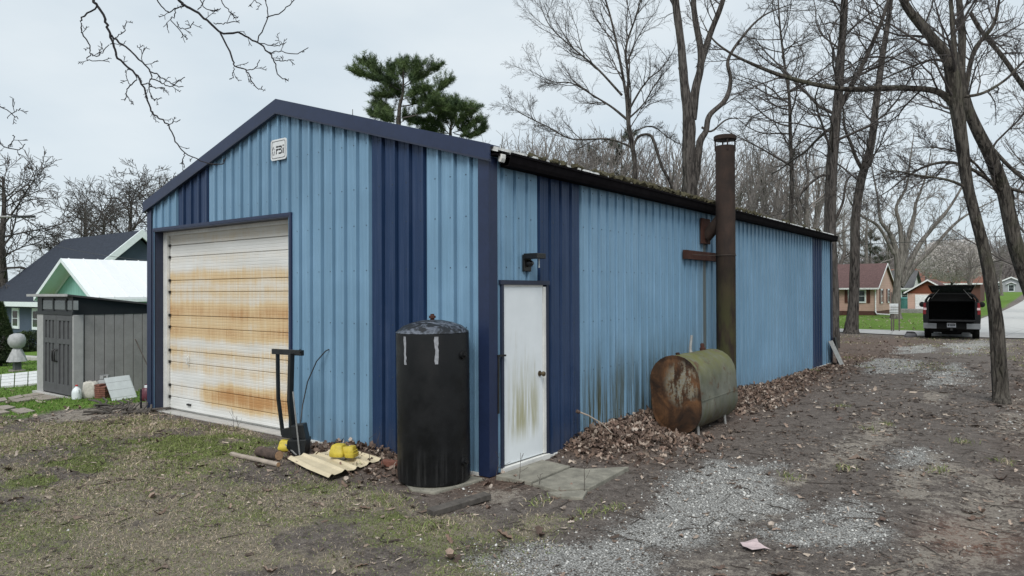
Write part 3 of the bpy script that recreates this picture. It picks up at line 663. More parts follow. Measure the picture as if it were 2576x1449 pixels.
# ------------------------------------------------------------------ black upright tank on its slab
TX, TY, TR = -.375, -.435, .375
sl_ = thing('concrete_slab', 'worn concrete slab under the black upright tank', 'slab', (TX, TY, 0))
MB().prism([(-.18, -.26, -.10), (.10, -.43, -.10), (.34, -.36, -.10), (.41, .33, -.10), (-.28, .28, -.10)], (0, 0, .106)).build('slab_body', 'concrete', sl_, bev=.012)
bt = thing('black_tank', 'tall black pressure tank with scuffed domed top at the barn corner', 'tank', (TX, TY, .007)); bt.rotation_euler = (R_(.6), R_(-.5), R_(38))
MB().lathe([(.34, 0), (.368, .015), (TR, .05), (TR, 1.50), (TR-.004, 1.515)], 48).build('body', 'black_tank', bt, smooth=True)
MB().lathe([(TR-.004, 1.512), (TR+.003, 1.517), (TR-.01, 1.528), (.30, 1.58), (.2, 1.615), (.1, 1.635), (.03, 1.64)], 48).build('dome', 'dome_paint', bt, smooth=True)
MB().lathe([(.022, 1.63), (.022, 1.655), (.035, 1.657), (.035, 1.68), (.02, 1.685), (.02, 1.70)], 8).build('plug', 'brace_rust', bt)
def on_tank(a, z, r=.0): a = R_(a); return ((TR+r)*math.cos(a), (TR+r)*math.sin(a), z)
def drip(a, w, z0, z1):
    b = MB(); n = 8; L_ = []; Rr = []
    for i in range(n+1):
        z = z1+(z0-z1)*i/n; ww = w*(.8+.4*random.random()); o = 1.5*(random.random()-.5)
        L_.append(on_tank(a-ww+o, z, .003)); Rr.append(on_tank(a+ww+o, z, .003))
    b.add(L_+Rr, [(i, i+1, n+2+i, n+1+i) for i in range(n)]); b.build('paint_drip', 'paint_drip', bt)
# direction from the tank to the camera, in the tank's own turned frame
av = math.degrees(math.atan2(CAM[1]-TY, CAM[0]-TX))-38
drip(av-46, 2.6, 1.21, 1.49); drip(av+6, 2.8, 1.22, 1.49)
for a, z in ((av+52, 1.29), (av+52, .22)):
    p = Vector(on_tank(a, z, -.01)); q = Vector(on_tank(a, z, .025)); r_ = Vector(on_tank(a, z, .05))
    MB().tube([p, q], .042, 14).tube([q, r_], .02, 8).build('fitting', 'black_tank', bt, smooth=True)

# ------------------------------------------------------------------ doorstep slabs, beam, cable
def slab(name, label, cat, px, z0, z1, mat, group=None, bev=.008):
    P = [gp(*p) for p in px]; c = sum(P)/len(P)
    o = MB().prism([(p[0]-c[0], p[1]-c[1], z0) for p in P], (0, 0, z1-z0)).build(name, mat, None, bev=bev)
    o.location = (c[0], c[1], float(ground_z(c[0], c[1]))+.015); return tag(o, label, cat, group)
slab('concrete_slab', 'concrete doorstep slab right against the white door', 'slab', ((1247, 1204), (1364, 1164), (1434, 1180), (1336, 1221)), -.05, .030, 'concrete')
slab('concrete_slab', 'outer concrete doorstep slab with a pointed corner towards the drive', 'slab', ((1339, 1222), (1437, 1181), (1470, 1184), (1582, 1179), (1482, 1234), (1400, 1238)), -.05, .026, 'concrete')
slab('concrete_fragment', 'small broken concrete piece at the foot of the doorstep slabs', 'concrete piece', ((1375, 1241), (1478, 1236), (1466, 1256), (1400, 1250)), -.04, .010, 'concrete')
a_, b_ = gp(1082, 1291), gp(1226, 1251); cc = (a_+b_)/2; cc[2] = float(ground_z(cc[0], cc[1]))
bo = MB().obox((0, 0, .03), float(np.hypot(*(b_-a_)[:2])), .105, .052).build('timber_beam', 'weathered_wood', None, bev=.006); bo.location = cc; bo.rotation_euler = (R_(4), R_(-1), math.atan2(b_[1]-a_[1], b_[0]-a_[0])); tag(bo, 'short dark weathered timber lying in front of the black tank', 'timber')
cw = MB().tube([(-2.61, -.01, 1.21), (-2.63, -.05, 1.19), (-2.72, -.12, 1.06), (-2.80, -.20, .80), (-2.79, -.28, .52), (-2.72, -.36, .35), (-2.62, -.46, .22), (-2.52, -.52, .13)], .0075, 6).build('black_cable', 'black_plastic', None, smooth=True); tag(cw, 'black cable looping out of a hole in the blue front wall', 'cable')
b = MB().bar((.034, .115, .64), (.034, .12, 1.25), .016, .03); b.bar((.036, .10, 1.255), (.042, .235, 1.25), .02, .02); b.build('door_bar', 'black_metal', barn)

# ------------------------------------------------------------------ black steel upright frame
fb = np.array([-2.42, -.55, 0.]); fr = thing('lift_frame', 'black steel lift frame with two bent uprights standing by the garage door', 'frame', fb)
def D(px, py, t): return dp(px, py, t)-fb
MB().bar(D(698.5, 889, 8.75), D(700, 1003, 8.75), .032, .04).bar(D(700, 1001, 8.75), D(712, 1094, 8.75), .032, .04).build('upright', 'steel_black', fr, bev=.003)
MB().bar(D(733, 889, 8.5), D(730, 1010, 8.5), .05, .06).bar(D(730, 1007, 8.5), D(739, 1100, 8.5), .05, .06).build('upright', 'steel_black', fr, bev=.004)
t_ = MB().bar(D(687, 884, 8.78), D(761, 888, 8.42), .045, .065).build('crossbar', 'steel_black', fr, bev=.004)
MB().bar(D(752, 884, 8.40), D(757, 881, 8.40), .05, .03).build('hook', 'steel_black', t_)
MB().prism([D(731, 1072, 8.36), D(762, 1068, 8.34), D(770, 1106, 8.34), D(735, 1104, 8.36)], tuple(np.array([-.6, .8, 0])*.16)).build('housing', 'steel_black', fr, bev=.01)
MB().prism([D(708, 1080, 8.6), D(736, 1074, 8.6), D(738, 1105, 8.6), D(708, 1100, 8.6)], tuple(np.array([-.6, .8, 0])*.05)).build('bracket', 'steel_black', fr, bev=.005)
MB().prism([D(722, 1108, 8.32), D(770, 1106, 8.30), D(766, 1144, 8.30), D(738, 1146, 8.32), D(720, 1128, 8.34)], tuple(np.array([-.6, .8, 0])*.22)).build('base', 'steel_black', fr, bev=.012)
MB().bar(D(737, 985, 8.40), D(754, 1146, 8.26), .012, .012).build('rod', 'galv', fr)
MB().bar(D(718, 1118, 8.40), D(746, 1145, 8.26), .012, .012).build('rod', 'galv', fr)

# ------------------------------------------------------------------ yellow sheet, yellow floats, log, sticks, brick
P1, P2, P3_, P4_ = gp(723, 1166), gp(826, 1210), gp(966, 1166), gp(866, 1138)
b = MB(); ns = 48; v = []; cen = (P1+P2+P3_+P4_)/4; cen[2] = 0
for i in range(ns+1):
    s = i/ns; w = (max(0, math.sin(s*math.pi*9))**2)*.022+ (.012*math.sin(s*7))
    for t in (0, .5, 1):
        p = (P1*(1-t)+P2*t)*(1-s)+(P4_*(1-t)+P3_*t)*s-cen; v.append((p[0], p[1], .055+w+.02*s*(1-t)+float(ground_z(*(p+cen)[:2]))))
b.add(v, [(i*3+j, i*3+j+1, i*3+j+4, i*3+j+3) for i in range(ns) for j in range(2)]); ys_ = b.build('corrugated_sheet', 'yellow_sheet', None, fixn=False); ys_.location = cen; ys_.modifiers.new('s', 'SOLIDIFY').thickness = .003
tag(ys_, 'pale yellow corrugated sheet lying on leaves in front of the barn', 'sheet')
def yellow_float(loc, rz, label, sc=1.0):
    t = thing('plastic_float', label, 'plastic float', loc, rz)
    def blob(x0, x1, y0, y1, hs, name):
        rings = []; n = 16
        for z, s in hs: rings.append([((x0+x1)/2+(x1-x0)/2*s*math.copysign(abs(math.cos(a))**.38, math.cos(a)), (y0+y1)/2+(y1-y0)/2*s*math.copysign(abs(math.sin(a))**.38, math.sin(a)), z) for a in np.linspace(0, 2*math.pi, n, endpoint=False)])
        o = loft(MB(), [[tuple(q*sc for q in p) for p in r] for r in rings]).build(name, 'yellow_plastic', t, smooth=True)
    blob(-.19, .02, -.11, .11, [(0, .90), (.015, 1.0), (.06, 1.0), (.075, .93), (.13, .80), (.15, .70), (.158, .5)], 'body')
    blob(.03, .17, -.10, .10, [(0, .95), (.01, 1.0), (.05, 1.0), (.055, .84), (.085, .84), (.09, .70), (.13, .62), (.14, .5)], 'stepped_end')
    blob(-.06, .10, -.06, .06, [(.03, .9), (.11, .9), (.13, .7)], 'neck')
    return t
q = gp(862, 1168); yellow_float((q[0], q[1]+.03, .085), R_(25), 'lumpy yellow plastic float lying on the pale yellow sheet', .85)
q = gp(712, 1139); yellow_float((q[0], q[1]+.12, .01), R_(40), 'yellow plastic float half hidden behind the black steel frame', .8)
def logpiece(name, a, b, r, label, cat, m1='log_bark', m2='log_end', rough=.15):
    c = (a+b)/2; t = thing(name, label, cat, (c[0], c[1], 0))
    P = [a+(b-a)*k/5-np.array([c[0], c[1], 0]) for k in range(6)]
    MB().tube(P, [r*(1+.06*random.uniform(-1, 1)) for _ in P], 14, rough=rough).build('bark', m1, t, smooth=True)
    d = (b-a)/np.linalg.norm(b-a); MB().tube([P[-1], P[-1]+d*.004], r*.86, 14).build('cut_end', m2, t)
    return t
def gpz(px, py, h): p = gp(px, py); p[2] = float(gz(p[0], p[1]))+h; return p
logpiece('firewood_log', gpz(652, 1146, .06), gpz(702, 1160, .062), .06, 'short dark log with a fresh sawn end beside the steel frame', 'log')
logpiece('cut_branch', gpz(583, 1147, .03), gpz(700, 1174, .03), .028, 'long cut branch lying on the ground in front of the log', 'branch', 'stick_pale', 'log_end', .2)
q = gpz(984, 1180, .03); bk = MB().obox((0, 0, 0), .2, .1, .06, (0, .05, .5)).build('brick', 'brick_red', None, bev=.006); bk.location = q; tag(bk, 'single reddish brick in leaves just left of the black tank', 'brick')
st_ = MB(); P = [pln(1458, 1037, 0, .10), pln(1480, 1045, 0, .16), pln(1515, 1066, 0, .28), pln(1547, 1098, 0, .38)]; st_.tube(P, [.012, .009, .009, .009], 7)
rd = thing('long_brush', 'thin pale bent handle with a brown tip rising from the leaf pile', 'brush', (0, 0, 0)); st_.build('handle', 'stick_pale', rd, smooth=True)
MB().tube([P[0]+(P[0]-P[1])*.35, P[0]], [.022, .02], 8).build('tip', 'log_bark', rd)
# offcuts leaning at the far corner
of = thing('corrugated_offcut', 'grey corrugated offcut leaning at the far end of the blue wall', 'sheet', (.03, 14.1, 0)); b = MB(); v = []
for i in range(25):
    for z in (0, .62): v.append((.30-.26*z/.62+.012*math.sin(i*1.6), .42*i/24-.12*z, z))
b.add(v, [(i*2, i*2+2, i*2+3, i*2+1) for i in range(24)]); b.build('sheet', 'galv', of, fixn=False).modifiers.new('s', 'SOLIDIFY').thickness = .004
bo = MB().obox((0, 0, .34), .05, .16, .70, (0, R_(-8), 0)).build('black_board', 'black_plastic', None, bev=.005); bo.location = (.12, 14.70, 0); tag(bo, 'narrow black board upright at the far barn corner', 'board')
# pink scrap of paper on the drive
q = z3(1250, 790); b = MB(); v = []
for i in range(5):
    for j in range(4): v.append(((i-2)*.045+.01*random.random(), (j-1.5)*.035+.015*math.sin(i), .012+.02*random.random()))
b.add(v, [(i*4+j, i*4+j+1, i*4+j+5, i*4+j+4) for i in range(4) for j in range(3)]); plain('pink_paper', (.46, .37, .37), .8); pp = b.build('paper_scrap', 'pink_paper', None, fixn=False); pp.location = (q[0], q[1], float(gz(q[0], q[1]))+.004); pp.rotation_euler = (0, 0, 2.5); pp.scale = (1.1, 1.5, 1); tag(pp, 'crumpled pink scrap of paper on the gravel drive', 'paper')

# ------------------------------------------------------------------ garden shed on the left
plain('shed_board', (.25, .245, .24), .7, var=.1, scale=4); plain('shed_column', (.34, .34, .335), .65, var=.08); plain('shed_dark', (.012, .014, .016), .5); plain('shed_door', (.075, .076, .08), .6, var=.12); plain('shed_roof', (.05, .05, .052), .7)
def mat_glass(name, c, rough=.08):
    k = NT(name, rough, 0, .8); k.col(c); M[name] = k.m
mat_glass('window_glass', (.035, .045, .05)); mat_glass('pale_glass', (.10, .12, .12), .15)
SX, SY, SZ = -10.37, .02, -.08
def fx(px): return float(pln(px, 850, 1, SY)[0])-SX
xl, xdl, xdm, xdr = fx(97), fx(113), fx(146), -.03
sh = thing('garden_shed', 'grey plank garden shed with dark double doors behind the barn', 'shed', (SX, SY, SZ))
SD = 2.6; zw = 1.60; zr = 1.97; zrb = 1.62
nb = 14; bw = SD/nb; b0 = MB().box((-.03, 0, 0), (0, bw-.012, zw)).build('plank', 'shed_board', sh, bev=.004)
for k in range(1, nb):
    o = bpy.data.objects.new('plank', b0.data); COL.objects.link(o); o.parent = sh; o.location = (0.004*(k % 2), k*bw, 0)
MB().box((xl+.03, .03, 0), (-.035, SD, zw)).build('wall_core', 'shed_dark', sh)
MB().box((-.028, -.03, 0), (.03, .15, zw)).build('corner_post', 'shed_column', sh, bev=.008); MB().box((xl, -.03, 0), (xdl-.01, .03, zw)).build('corner_post', 'shed_column', sh, bev=.008)
MB().box((xl-.05, -.10, -.06), (.03, SD, .0)).build('floor_plinth', 'curb', sh)
b = MB().prism([(.012, -.03, zw), (.012, SD, zw), (.012, SD, zrb), (.012, -.03, zr-.01)], (-.05, 0, 0)); b.build('side_fascia', 'shed_dark', sh)
uf = MB().box((xl, -.02, zw), (-.04, .02, zr-.02)).build('window_band', 'shed_dark', sh)
MB().box((xl-.02, -.045, zw-.005), (.02, .0, zw+.06)).build('lintel', 'shed_dark', sh)
wpx = [(x*.405) for x in (275, 335, 347, 413, 427, 495)]
for i in range(3):
    MB().box((fx(wpx[2*i]), -.028, zw+.10), (fx(wpx[2*i+1]), -.021, zr-.09)).build('window_pane', 'pale_glass', sh)
    MB().box((fx(wpx[2*i])-.05, -.04, zw+.07), (fx(wpx[2*i])-.01, -.02, zr-.05)).build('window_frame', 'shed_dark', sh)
MB().prism([(xl-.14, -.16, zr), (.10, -.16, zr), (.10, SD+.05, zrb), (xl-.14, SD+.05, zrb)], (0, 0, .035)).build('roof', 'shed_roof', sh)
MB().box((xl-.145, -.175, zr-.01), (.105, -.16, zr+.04)).build('roof_edge', 'shed_column', sh)
for j, (x0, x1) in enumerate(((xdl, xdm-.004), (xdm+.004, xdr))):
    d = MB().box((x0, -.008, .03), (x1, .02, zw-.01)).build('door', 'shed_door', sh)
    w = x1-x0
    for (z0, z1) in ((.03, .22), (1.02, 1.12), (zw-.12, zw-.01)): MB().box((x0, -.034, z0), (x1, -.009, z1)).build('rail', 'shed_door', d, bev=.003)
    for q in (0, 1): MB().box((x0 if q == 0 else x1-w*.16, -.033, .221), (x0+w*.16 if q == 0 else x1, -.009, 1.019)).build('stile', 'shed_door', d); MB().box((x0 if q == 0 else x1-w*.16, -.033, 1.121), (x0+w*.16 if q == 0 else x1, -.009, zw-.121)).build('stile', 'shed_door', d)
    for q in range(2):
        xc = x0+w*(.36+.28*q); MB().box((xc-w*.06, -.028, .221), (xc+w*.06, -.009, 1.019)).build('slat', 'shed_door', d); MB().box((xc-w*.06, -.028, 1.121), (xc+w*.06, -.009, zw-.121)).build('slat', 'shed_door', d)
    s = 1 if j == 0 else -1; xh = (x1-.05) if j == 0 else (x0+.05)
    MB().tube([(xh, -.034, .66), (xh, -.085, .68), (xh, -.09, .78), (xh, -.085, .88), (xh, -.034, .90)], .016, 8).build('handle', 'black_metal', d, smooth=True)
# ------------------------------------------------------------------ things along the shed's side
plain('white_plastic', (.68, .72, .74), .4, var=.04); plain('sack', (.46, .44, .39), .85, var=.12, scale=25, bump=.4); plain('white_board', (.63, .66, .66), .6, var=.05); plain('maroon', (.10, .022, .035), .45); plain('grey_steel', (.30, .31, .31), .5); plain('red_cap', (.4, .03, .03), .5)
def foot(px, py, lift=.0): p = gp(px, py); return (p[0], p[1], float(gz(p[0], p[1]))+lift)
jg = thing('water_jug', 'white plastic jug with red cap at the shed corner', 'jug', foot(193, 1004))
MB().lathe([(.07, 0), (.083, .01), (.085, .12), (.082, .15), (.065, .195), (.035, .225), (.022, .235), (.022, .25)], 20).build('body', 'white_plastic', jg, smooth=True)
MB().lathe([(.025, .25), (.025, .272), (.02, .275)], 12).build('cap', 'red_cap', jg)
MB().tube([(.06, 0, .18), (.085, 0, .19), (.08, 0, .13)], .012, 7).build('handle', 'white_plastic', jg)
sk = foot(229, 1000); b = MB(); rings = []
for z, s in ((0, .82), (.03, .98), (.10, 1.04), (.18, .98), (.24, .96), (.29, .86), (.315, .6)):
    rings.append([((.145*s)*math.copysign(abs(math.cos(a))**.55, math.cos(a))+.01*random.uniform(-1, 1), (.10*s)*math.copysign(abs(math.sin(a))**.6, math.sin(a))+.01*random.uniform(-1, 1), z+.012*random.uniform(-1, 1)) for a in np.linspace(0, 2*math.pi, 20, endpoint=False)])
sko = loft(b, rings).build('white_sack', 'sack', None, smooth=True); sko.location = sk; sko.rotation_euler = (0, 0, .6); tag(sko, 'full off-white sack standing between the jug and the bricks', 'sack')
bs = thing('brick_stack', 'stack of dark red bricks between the sack and white panel', 'bricks', foot(259, 1000)); br0 = None
for r in range(7):
    for c in range(2 if r < 6 else 1):
        if br0 is None: br0 = MB().obox((0, 0, .018), .105, .20, .034).build('brick', 'brick_red', bs, bev=.004); o = br0
        else: o = bpy.data.objects.new('brick', br0.data); COL.objects.link(o); o.parent = bs
        o.location = (-.055+.11*c+random.uniform(-.006, .006), random.uniform(-.008, .008), .038*r); o.rotation_euler = (0, 0, .6+random.uniform(-.06, .06))
        o.location = Vector((math.cos(.6)*o.location.x, math.sin(.6)*o.location.x, o.location.z))
pg = thing('propane_cylinder', 'pale grey gas cylinder with collar behind the brick stack', 'gas cylinder', foot(263, 993))
MB().lathe([(.09, 0), (.10, .01), (.13, .05), (.135, .10), (.135, .24), (.12, .29), (.07, .315), (.03, .32)], 20).build('body', 'grey_steel', pg, smooth=True)
b = MB(); n = 16; b.add([(.085*math.cos(a), .085*math.sin(a), z) for z in (.33, .40) for a in np.linspace(.4, 5.6, n)], [(i, i+1, n+i+1, n+i) for i in range(n-1)]); b.build('collar', 'grey_steel', pg).modifiers.new('s', 'SOLIDIFY').thickness = .006
MB().lathe([(.02, .32), (.02, .37), (.03, .372), (.03, .385)], 10).build('valve', 'galv', pg)
A_, B_, C_, D_ = (np.array(foot(283+2, 1006)), np.array(foot(347, 998)), None, None)
rgt = (B_-A_)/np.linalg.norm(B_-A_); up = np.array([-.40, -.14, .9]); up /= np.linalg.norm(up); wd = np.linalg.norm(B_-A_)
pn = thing('leaning_boards', 'white boarded panel leaning against the shed side', 'panel', A_+np.array([-.05, 0, 0.0])); hz = .46
for i, (h0, h1) in enumerate(((0, .045), (.05, .20), (.205, .355), (.36, hz))):
    MB().prism([tuple(rgt*0+up*h0), tuple(rgt*wd+up*h0), tuple(rgt*wd+up*h1), tuple(rgt*0+up*h1)], (-.012, .018, .0)).build('board', 'white_board', pn)
gcn = thing('fuel_can', 'maroon and white canister showing past the barn corner', 'canister', foot(370, 1006))
MB().lathe([(.085, 0), (.105, .02), (.11, .08), (.11, .18), (.085, .23), (.05, .245)], 18).build('body', 'maroon', gcn, smooth=True); MB().lathe([(.045, .245), (.045, .285), (.03, .29)], 12).build('cap', 'white_plastic', gcn); MB().tube([(-.07, 0, .22), (-.05, 0, .30), (.05, 0, .30), (.07, 0, .22)], .011, 7).build('handle', 'maroon', gcn)
ro = MB().tube([(float(SX)+.04, 1.15, .62+SZ+.45), (-8.75, .75, .34), (-8.0, .45, .0)], .011, 6).build('leaning_rod', 'stick_dark', None); tag(ro, 'thin dark rod leaning from the ground against the shed boards', 'rod')
q = foot(355, 1026); po = MB().tube([(0, 0, -.02), (-.01, 0, .15), (-.03, .01, .32)], [.018, .016, .016], 8).build('short_stake', 'black_plastic', None); po.location = q; tag(po, 'short black stake in the ground by the barn corner', 'stake')
# brush heap and broken wood by the corner
bh = MB()
for i in range(46):
    p = gp(random.uniform(255, 372), random.uniform(1022, 1042)); a = random.uniform(0, 6.28); l = random.uniform(.1, .42); z = float(gz(p[0], p[1])); e = random.uniform(-.02, .12)
    bh.tube([(p[0], p[1], z+.01), (p[0]+l*.5*math.cos(a), p[1]+l*.5*math.sin(a), z+.02+e*.6), (p[0]+l*math.cos(a+.3), p[1]+l*math.sin(a+.3), z+.015+e)], random.uniform(.006, .022), 5)
tag(bh.build('brush_heap', 'weathered_wood', None), 'low heap of broken sticks by the barn\'s left corner', 'sticks', kind='stuff')
# pavers
plain('paver_brown', (.27, .235, .20), .9, var=.15, scale=5, bump=.2); plain('paver_white', (.60, .61, .60), .8, var=.08, scale=4)
def za(x, y): return (.1563*x, 855.3+.1563*y)
PV = [[(360, 900), (600, 866), (715, 880), (410, 922)], [(120, 945), (330, 902), (380, 928), (180, 970)], [(440, 930), (740, 892), (850, 910), (540, 955)], [(590, 962), (860, 928), (960, 940), (690, 982)], [(170, 990), (420, 948), (570, 965), (300, 1002)], [(170, 1132), (400, 1106), (570, 1140), (330, 1180)], [(-150, 1170), (60, 1150), (160, 1166), (-60, 1200)], [(-60, 1100), (120, 1082), (250, 1100), (60, 1142)], [(-80, 975), (80, 950), (120, 985), (-60, 1010)]]
WHERE = ['nearest the shed doorway', 'left of the shed doorway among grass', 'in the middle of the shed doorway group', 'at the right end of the shed doorway group', 'at the front of the shed doorway group', 'largest, alone in the grass towards the viewer', 'cut by the picture edge, nearest the viewer', 'in the grass beside the largest paver', 'at the picture edge left of the shed doorway']
for P, w in zip(PV, WHERE): slab('paving_slab', 'brown stepping slab '+w, 'paving slab', [za(*p) for p in P], -.03, .022, 'paver_brown', 'brown stepping slabs by the shed', .005)
c00, c10, c11, c01 = [gp(*za(*p)) for p in ((-700, 640), (660, 505), (660, 715), (-700, 830))]
pt = thing('patio', 'white slab patio beyond the shed with open joints', 'patio', ((c00+c11)/2))
for i in range(6):
    for j in range(4):
        Q = []
        for s, t in ((i+.04, j+.05), (i+.96, j+.05), (i+.96, j+.95), (i+.04, j+.95)):
            s_, t_ = s/6, t/4; p = (c00*(1-s_)+c10*s_)*(1-t_)+(c01*(1-s_)+c11*s_)*t_; Q.append((p[0]-pt.location.x, p[1]-pt.location.y, float(ground_z(p[0], p[1]))+.0-pt.location.z))
        MB().prism(Q, (0, 0, .045)).build('paving_slab', 'paver_white', pt)
# covered pedestal
plain('cover_cloth', (.34, .345, .35), .8, var=.12, scale=10); plain('pedestal', (.075, .08, .085), .6)
cp = thing('covered_pedestal', 'small pedestal grill wrapped in a tied grey cover on the patio lawn', 'covered grill', foot(43, 933))
MB().box((-.22, -.16, -.02), (.22, .16, .05)).build('base', 'concrete', cp, bev=.01); MB().box((-.09, -.09, .05), (.09, .09, .55)).build('post', 'pedestal', cp, bev=.008)
def cloth(prof, name, amp):
    n = 28; rings = [[(r*(1+amp*math.sin(a*7+z*9)+.5*amp*math.sin(a*13))*math.cos(a), r*(1+amp*math.sin(a*7+z*9))*math.sin(a), z) for a in np.linspace(0, 2*math.pi, n, endpoint=False)] for r, z in prof]
    loft(MB(), rings).build(name, 'cover_cloth', cp, smooth=True)
cloth([(.25, .30), (.19, .48), (.12, .66), (.09, .69)], 'skirt', .12); cloth([(.09, .685), (.17, .74), (.225, .86), (.23, .98), (.18, 1.09), (.08, 1.14)], 'hood', .05)
lg_ = MB().prism([(-.9, -.2, 0), (.9, -.2, 0), (.9, .2, 0), (-.9, .2, 0)], (0, 0, .14)).build('garden_step', 'curb', None, bev=.02); q = foot(84, 905); lg_.location = q; lg_.rotation_euler = (0, 0, .2); tag(lg_, 'low pale garden step on the lawn left of the shed', 'step')

# ------------------------------------------------------------------ mint outbuilding with white metal roof
def mat_boards(name, c, axis, pitch, rough=.7, dark=.55):
    k = NT(name, rough, 0, .3); p = k.pos(); s = k.sep(p)
    w = k.ma('FRACT', k.ma('DIVIDE', s[axis] if axis < 3 else k.ma('ADD', s[0], s[1]), pitch)); ln = k.rng(w, .0, .12, 1, 0)
    n = k.noise(p, 1.5, 4, .6); a = k.ramp(n, [(.3, tuple(x*.9 for x in c)), (.7, tuple(x*1.1 for x in c))])
    k.col(k.mix(k.ma('MULTIPLY', ln, dark), a, tuple(x*.35 for x in c))); k.bump(w, .25, .02); M[name] = k.m
mat_boards('mint_board', (.27, .52, .45), 0, .2); plain('white_roof', (.72, .74, .75), .4, var=.02); plain('white_paint', (.70, .76, .77), .6, var=.05)
mo = thing('outbuilding', 'mint green outbuilding with bright white metal roof behind the shed', 'outbuilding', (-21.74, 4.0, -.45))
hw, ze_, zp_, ln_ = 2.35, 2.27, 3.58, 7.5; sl2 = (zp_-ze_)/hw
def wz(x): return zp_-.08-sl2*abs(x)
MB().prism([(-hw+.42, .55, -.3), (hw-.42, .55, -.3), (hw-.42, .55, wz(hw-.42)), (0, .55, wz(0)), (-hw+.42, .55, wz(hw-.42))], (0, ln_-.8, 0)).build('wall', 'mint_board', mo)
for s in (-1, 1):
    b = MB().prism([(0, 0, zp_), (s*hw, 0, ze_), (s*hw, 0, ze_-.05), (0, 0, zp_-.05)], (0, ln_, 0)); r = b.build('roof', 'white_roof', mo)
    for k in range(16): MB().prism([(0, .2+k*.46, zp_+.001), (s*hw, .2+k*.46, ze_+.001), (s*hw, .2+k*.46, ze_+.022), (0, .2+k*.46, zp_+.022)], (0, .03, 0)).build('roof_rib', 'white_roof', r)
    MB().prism([(0, -.03, zp_+.01), (s*hw, -.03, ze_+.01), (s*hw, -.03, ze_-.13), (0, -.03, zp_-.13)], (0, .025, 0)).build('barge_board', 'white_paint', mo)
    MB().box((s*hw-.03, .02, ze_-.15), (s*hw+.03, ln_, ze_-.051)).build('eave_board', 'white_paint', mo)
    MB().prism([(0, .53, wz(0)+.03), (s*(hw-.4), .53, wz(hw-.4)+.03), (s*(hw-.4), .53, wz(hw-.4)-.07), (0, .53, wz(0)-.07)], (0, -.02, 0)).build('gable_trim', 'white_paint', mo)
# ------------------------------------------------------------------ navy house
def mat_shingle(name, c):
    k = NT(name, .95, 0, .2); p = k.pos(); s = k.sep(p); row = k.ma('FRACT', k.ma('DIVIDE', s[2], .085)); n = k.noise(k.sc(p, (1, 1, 1)), 7, 4, .7)
    a = k.ramp(n, [(.3, tuple(x*.7 for x in c)), (.7, tuple(x*1.3 for x in c))]); k.col(k.mix(k.ma('MULTIPLY', k.rng(row, 0, .2, 1, 0), .5), a, tuple(x*.5 for x in c))); k.bump(row, .2, .02); M[name] = k.m
mat_shingle('shingle_dark', (.034, .041, .056)); mat_boards('navy_lap', (.065, .088, .13), 2, .11)
RP = pln(356, 579, 1, 13.4); RPx, RPz = float(RP[0]), float(RP[2])
EV = pln(103, 759, 1, 8.9); ez = float(EV[2])
xL = float(pln(212, 595, 1, 13.4)[0])
nh = thing('navy_house', 'navy blue house with dark shingle roof beyond the mint outbuilding', 'house', (RPx, 13.4, -1.25)); Z = 1.25
ye = 8.9-13.4; hz_ = RPz+Z; ezl = ez+Z; x0h = xL-RPx-3.0
MB().prism([(-.35, ye+.45, -.4), (-.35, -ye-.45, -.4), (-.35, -ye-.45, ezl-.12), (-.35, 0, hz_-.4), (-.35, ye+.45, ezl-.12)], (x0h+.6, 0, 0)).build('wall', 'navy_lap', nh)
for s in (-1, 1):
    MB().prism([(0, 0, hz_), (0, s*ye, ezl), (0, s*ye, ezl-.12), (0, 0, hz_-.12)], (x0h, 0, 0)).build('roof', 'shingle_dark', nh)
    MB().prism([(.0, 0, hz_+.05), (0, s*ye, ezl+.05), (0, s*ye, ezl-.40), (0, 0, hz_-.40)], (.12, 0, 0)).build('barge_board', 'white_paint', nh)
MB().box((x0h, ye-.10, ezl-.28), (0, ye+.02, ezl-.02)).build('gutter', 'white_paint', nh)
def house_window(par, x, y, z, w, h, fr=.14, t=.06, mat='window_glass', rails=1, axis='y', out=-1):
    """window set proud of the wall; axis y: faces -y; axis x: faces +x"""
    def bx_(a0, a1, d0, d1, z0, z1, nm, mt, p_):
        o = MB().box((a0, d0, z0), (a1, d1, z1)) if axis == 'y' else MB().box((d0, a0, z0), (d1, a1, z1)); return o.build(nm, mt, p_)
    f = bx_(x-w/2-fr, x+w/2+fr, *( (y-t, y) if out < 0 else (y, y+t)), z-fr, z+h+fr, 'window', 'white_paint', par)
    d = (y-t-.012, y-t-.002) if out < 0 else (y+t+.002, y+t+.012)
    for r in range(rails+1): bx_(x-w/2, x+w/2, *d, z+h*r/(rails+1)+.02, z+h*(r+1)/(rails+1)-.02, 'pane', mat, f)
    return f
for (a, b_, t_, u_) in ((80, 122, 748, 885), (205, 250, 750, 893)):
    A = pln(a*.405, 469.6+.405*u_, 1, 9.35); B = pln(b_*.405, 469.6+.405*t_, 1, 9.35); w = B[0]-A[0]
    house_window(nh, (A[0]+B[0])/2-RPx, ye+.45, A[2]+Z+.2, w-.3, B[2]-A[2]-.4, .15)
A = pln(10, 800, 1, 9.35); MB().box((A[0]-RPx-.9, ye+.25, -.2), (A[0]-RPx+.2, ye+.449, ezl-.2)).build('porch_post', 'white_paint', nh)

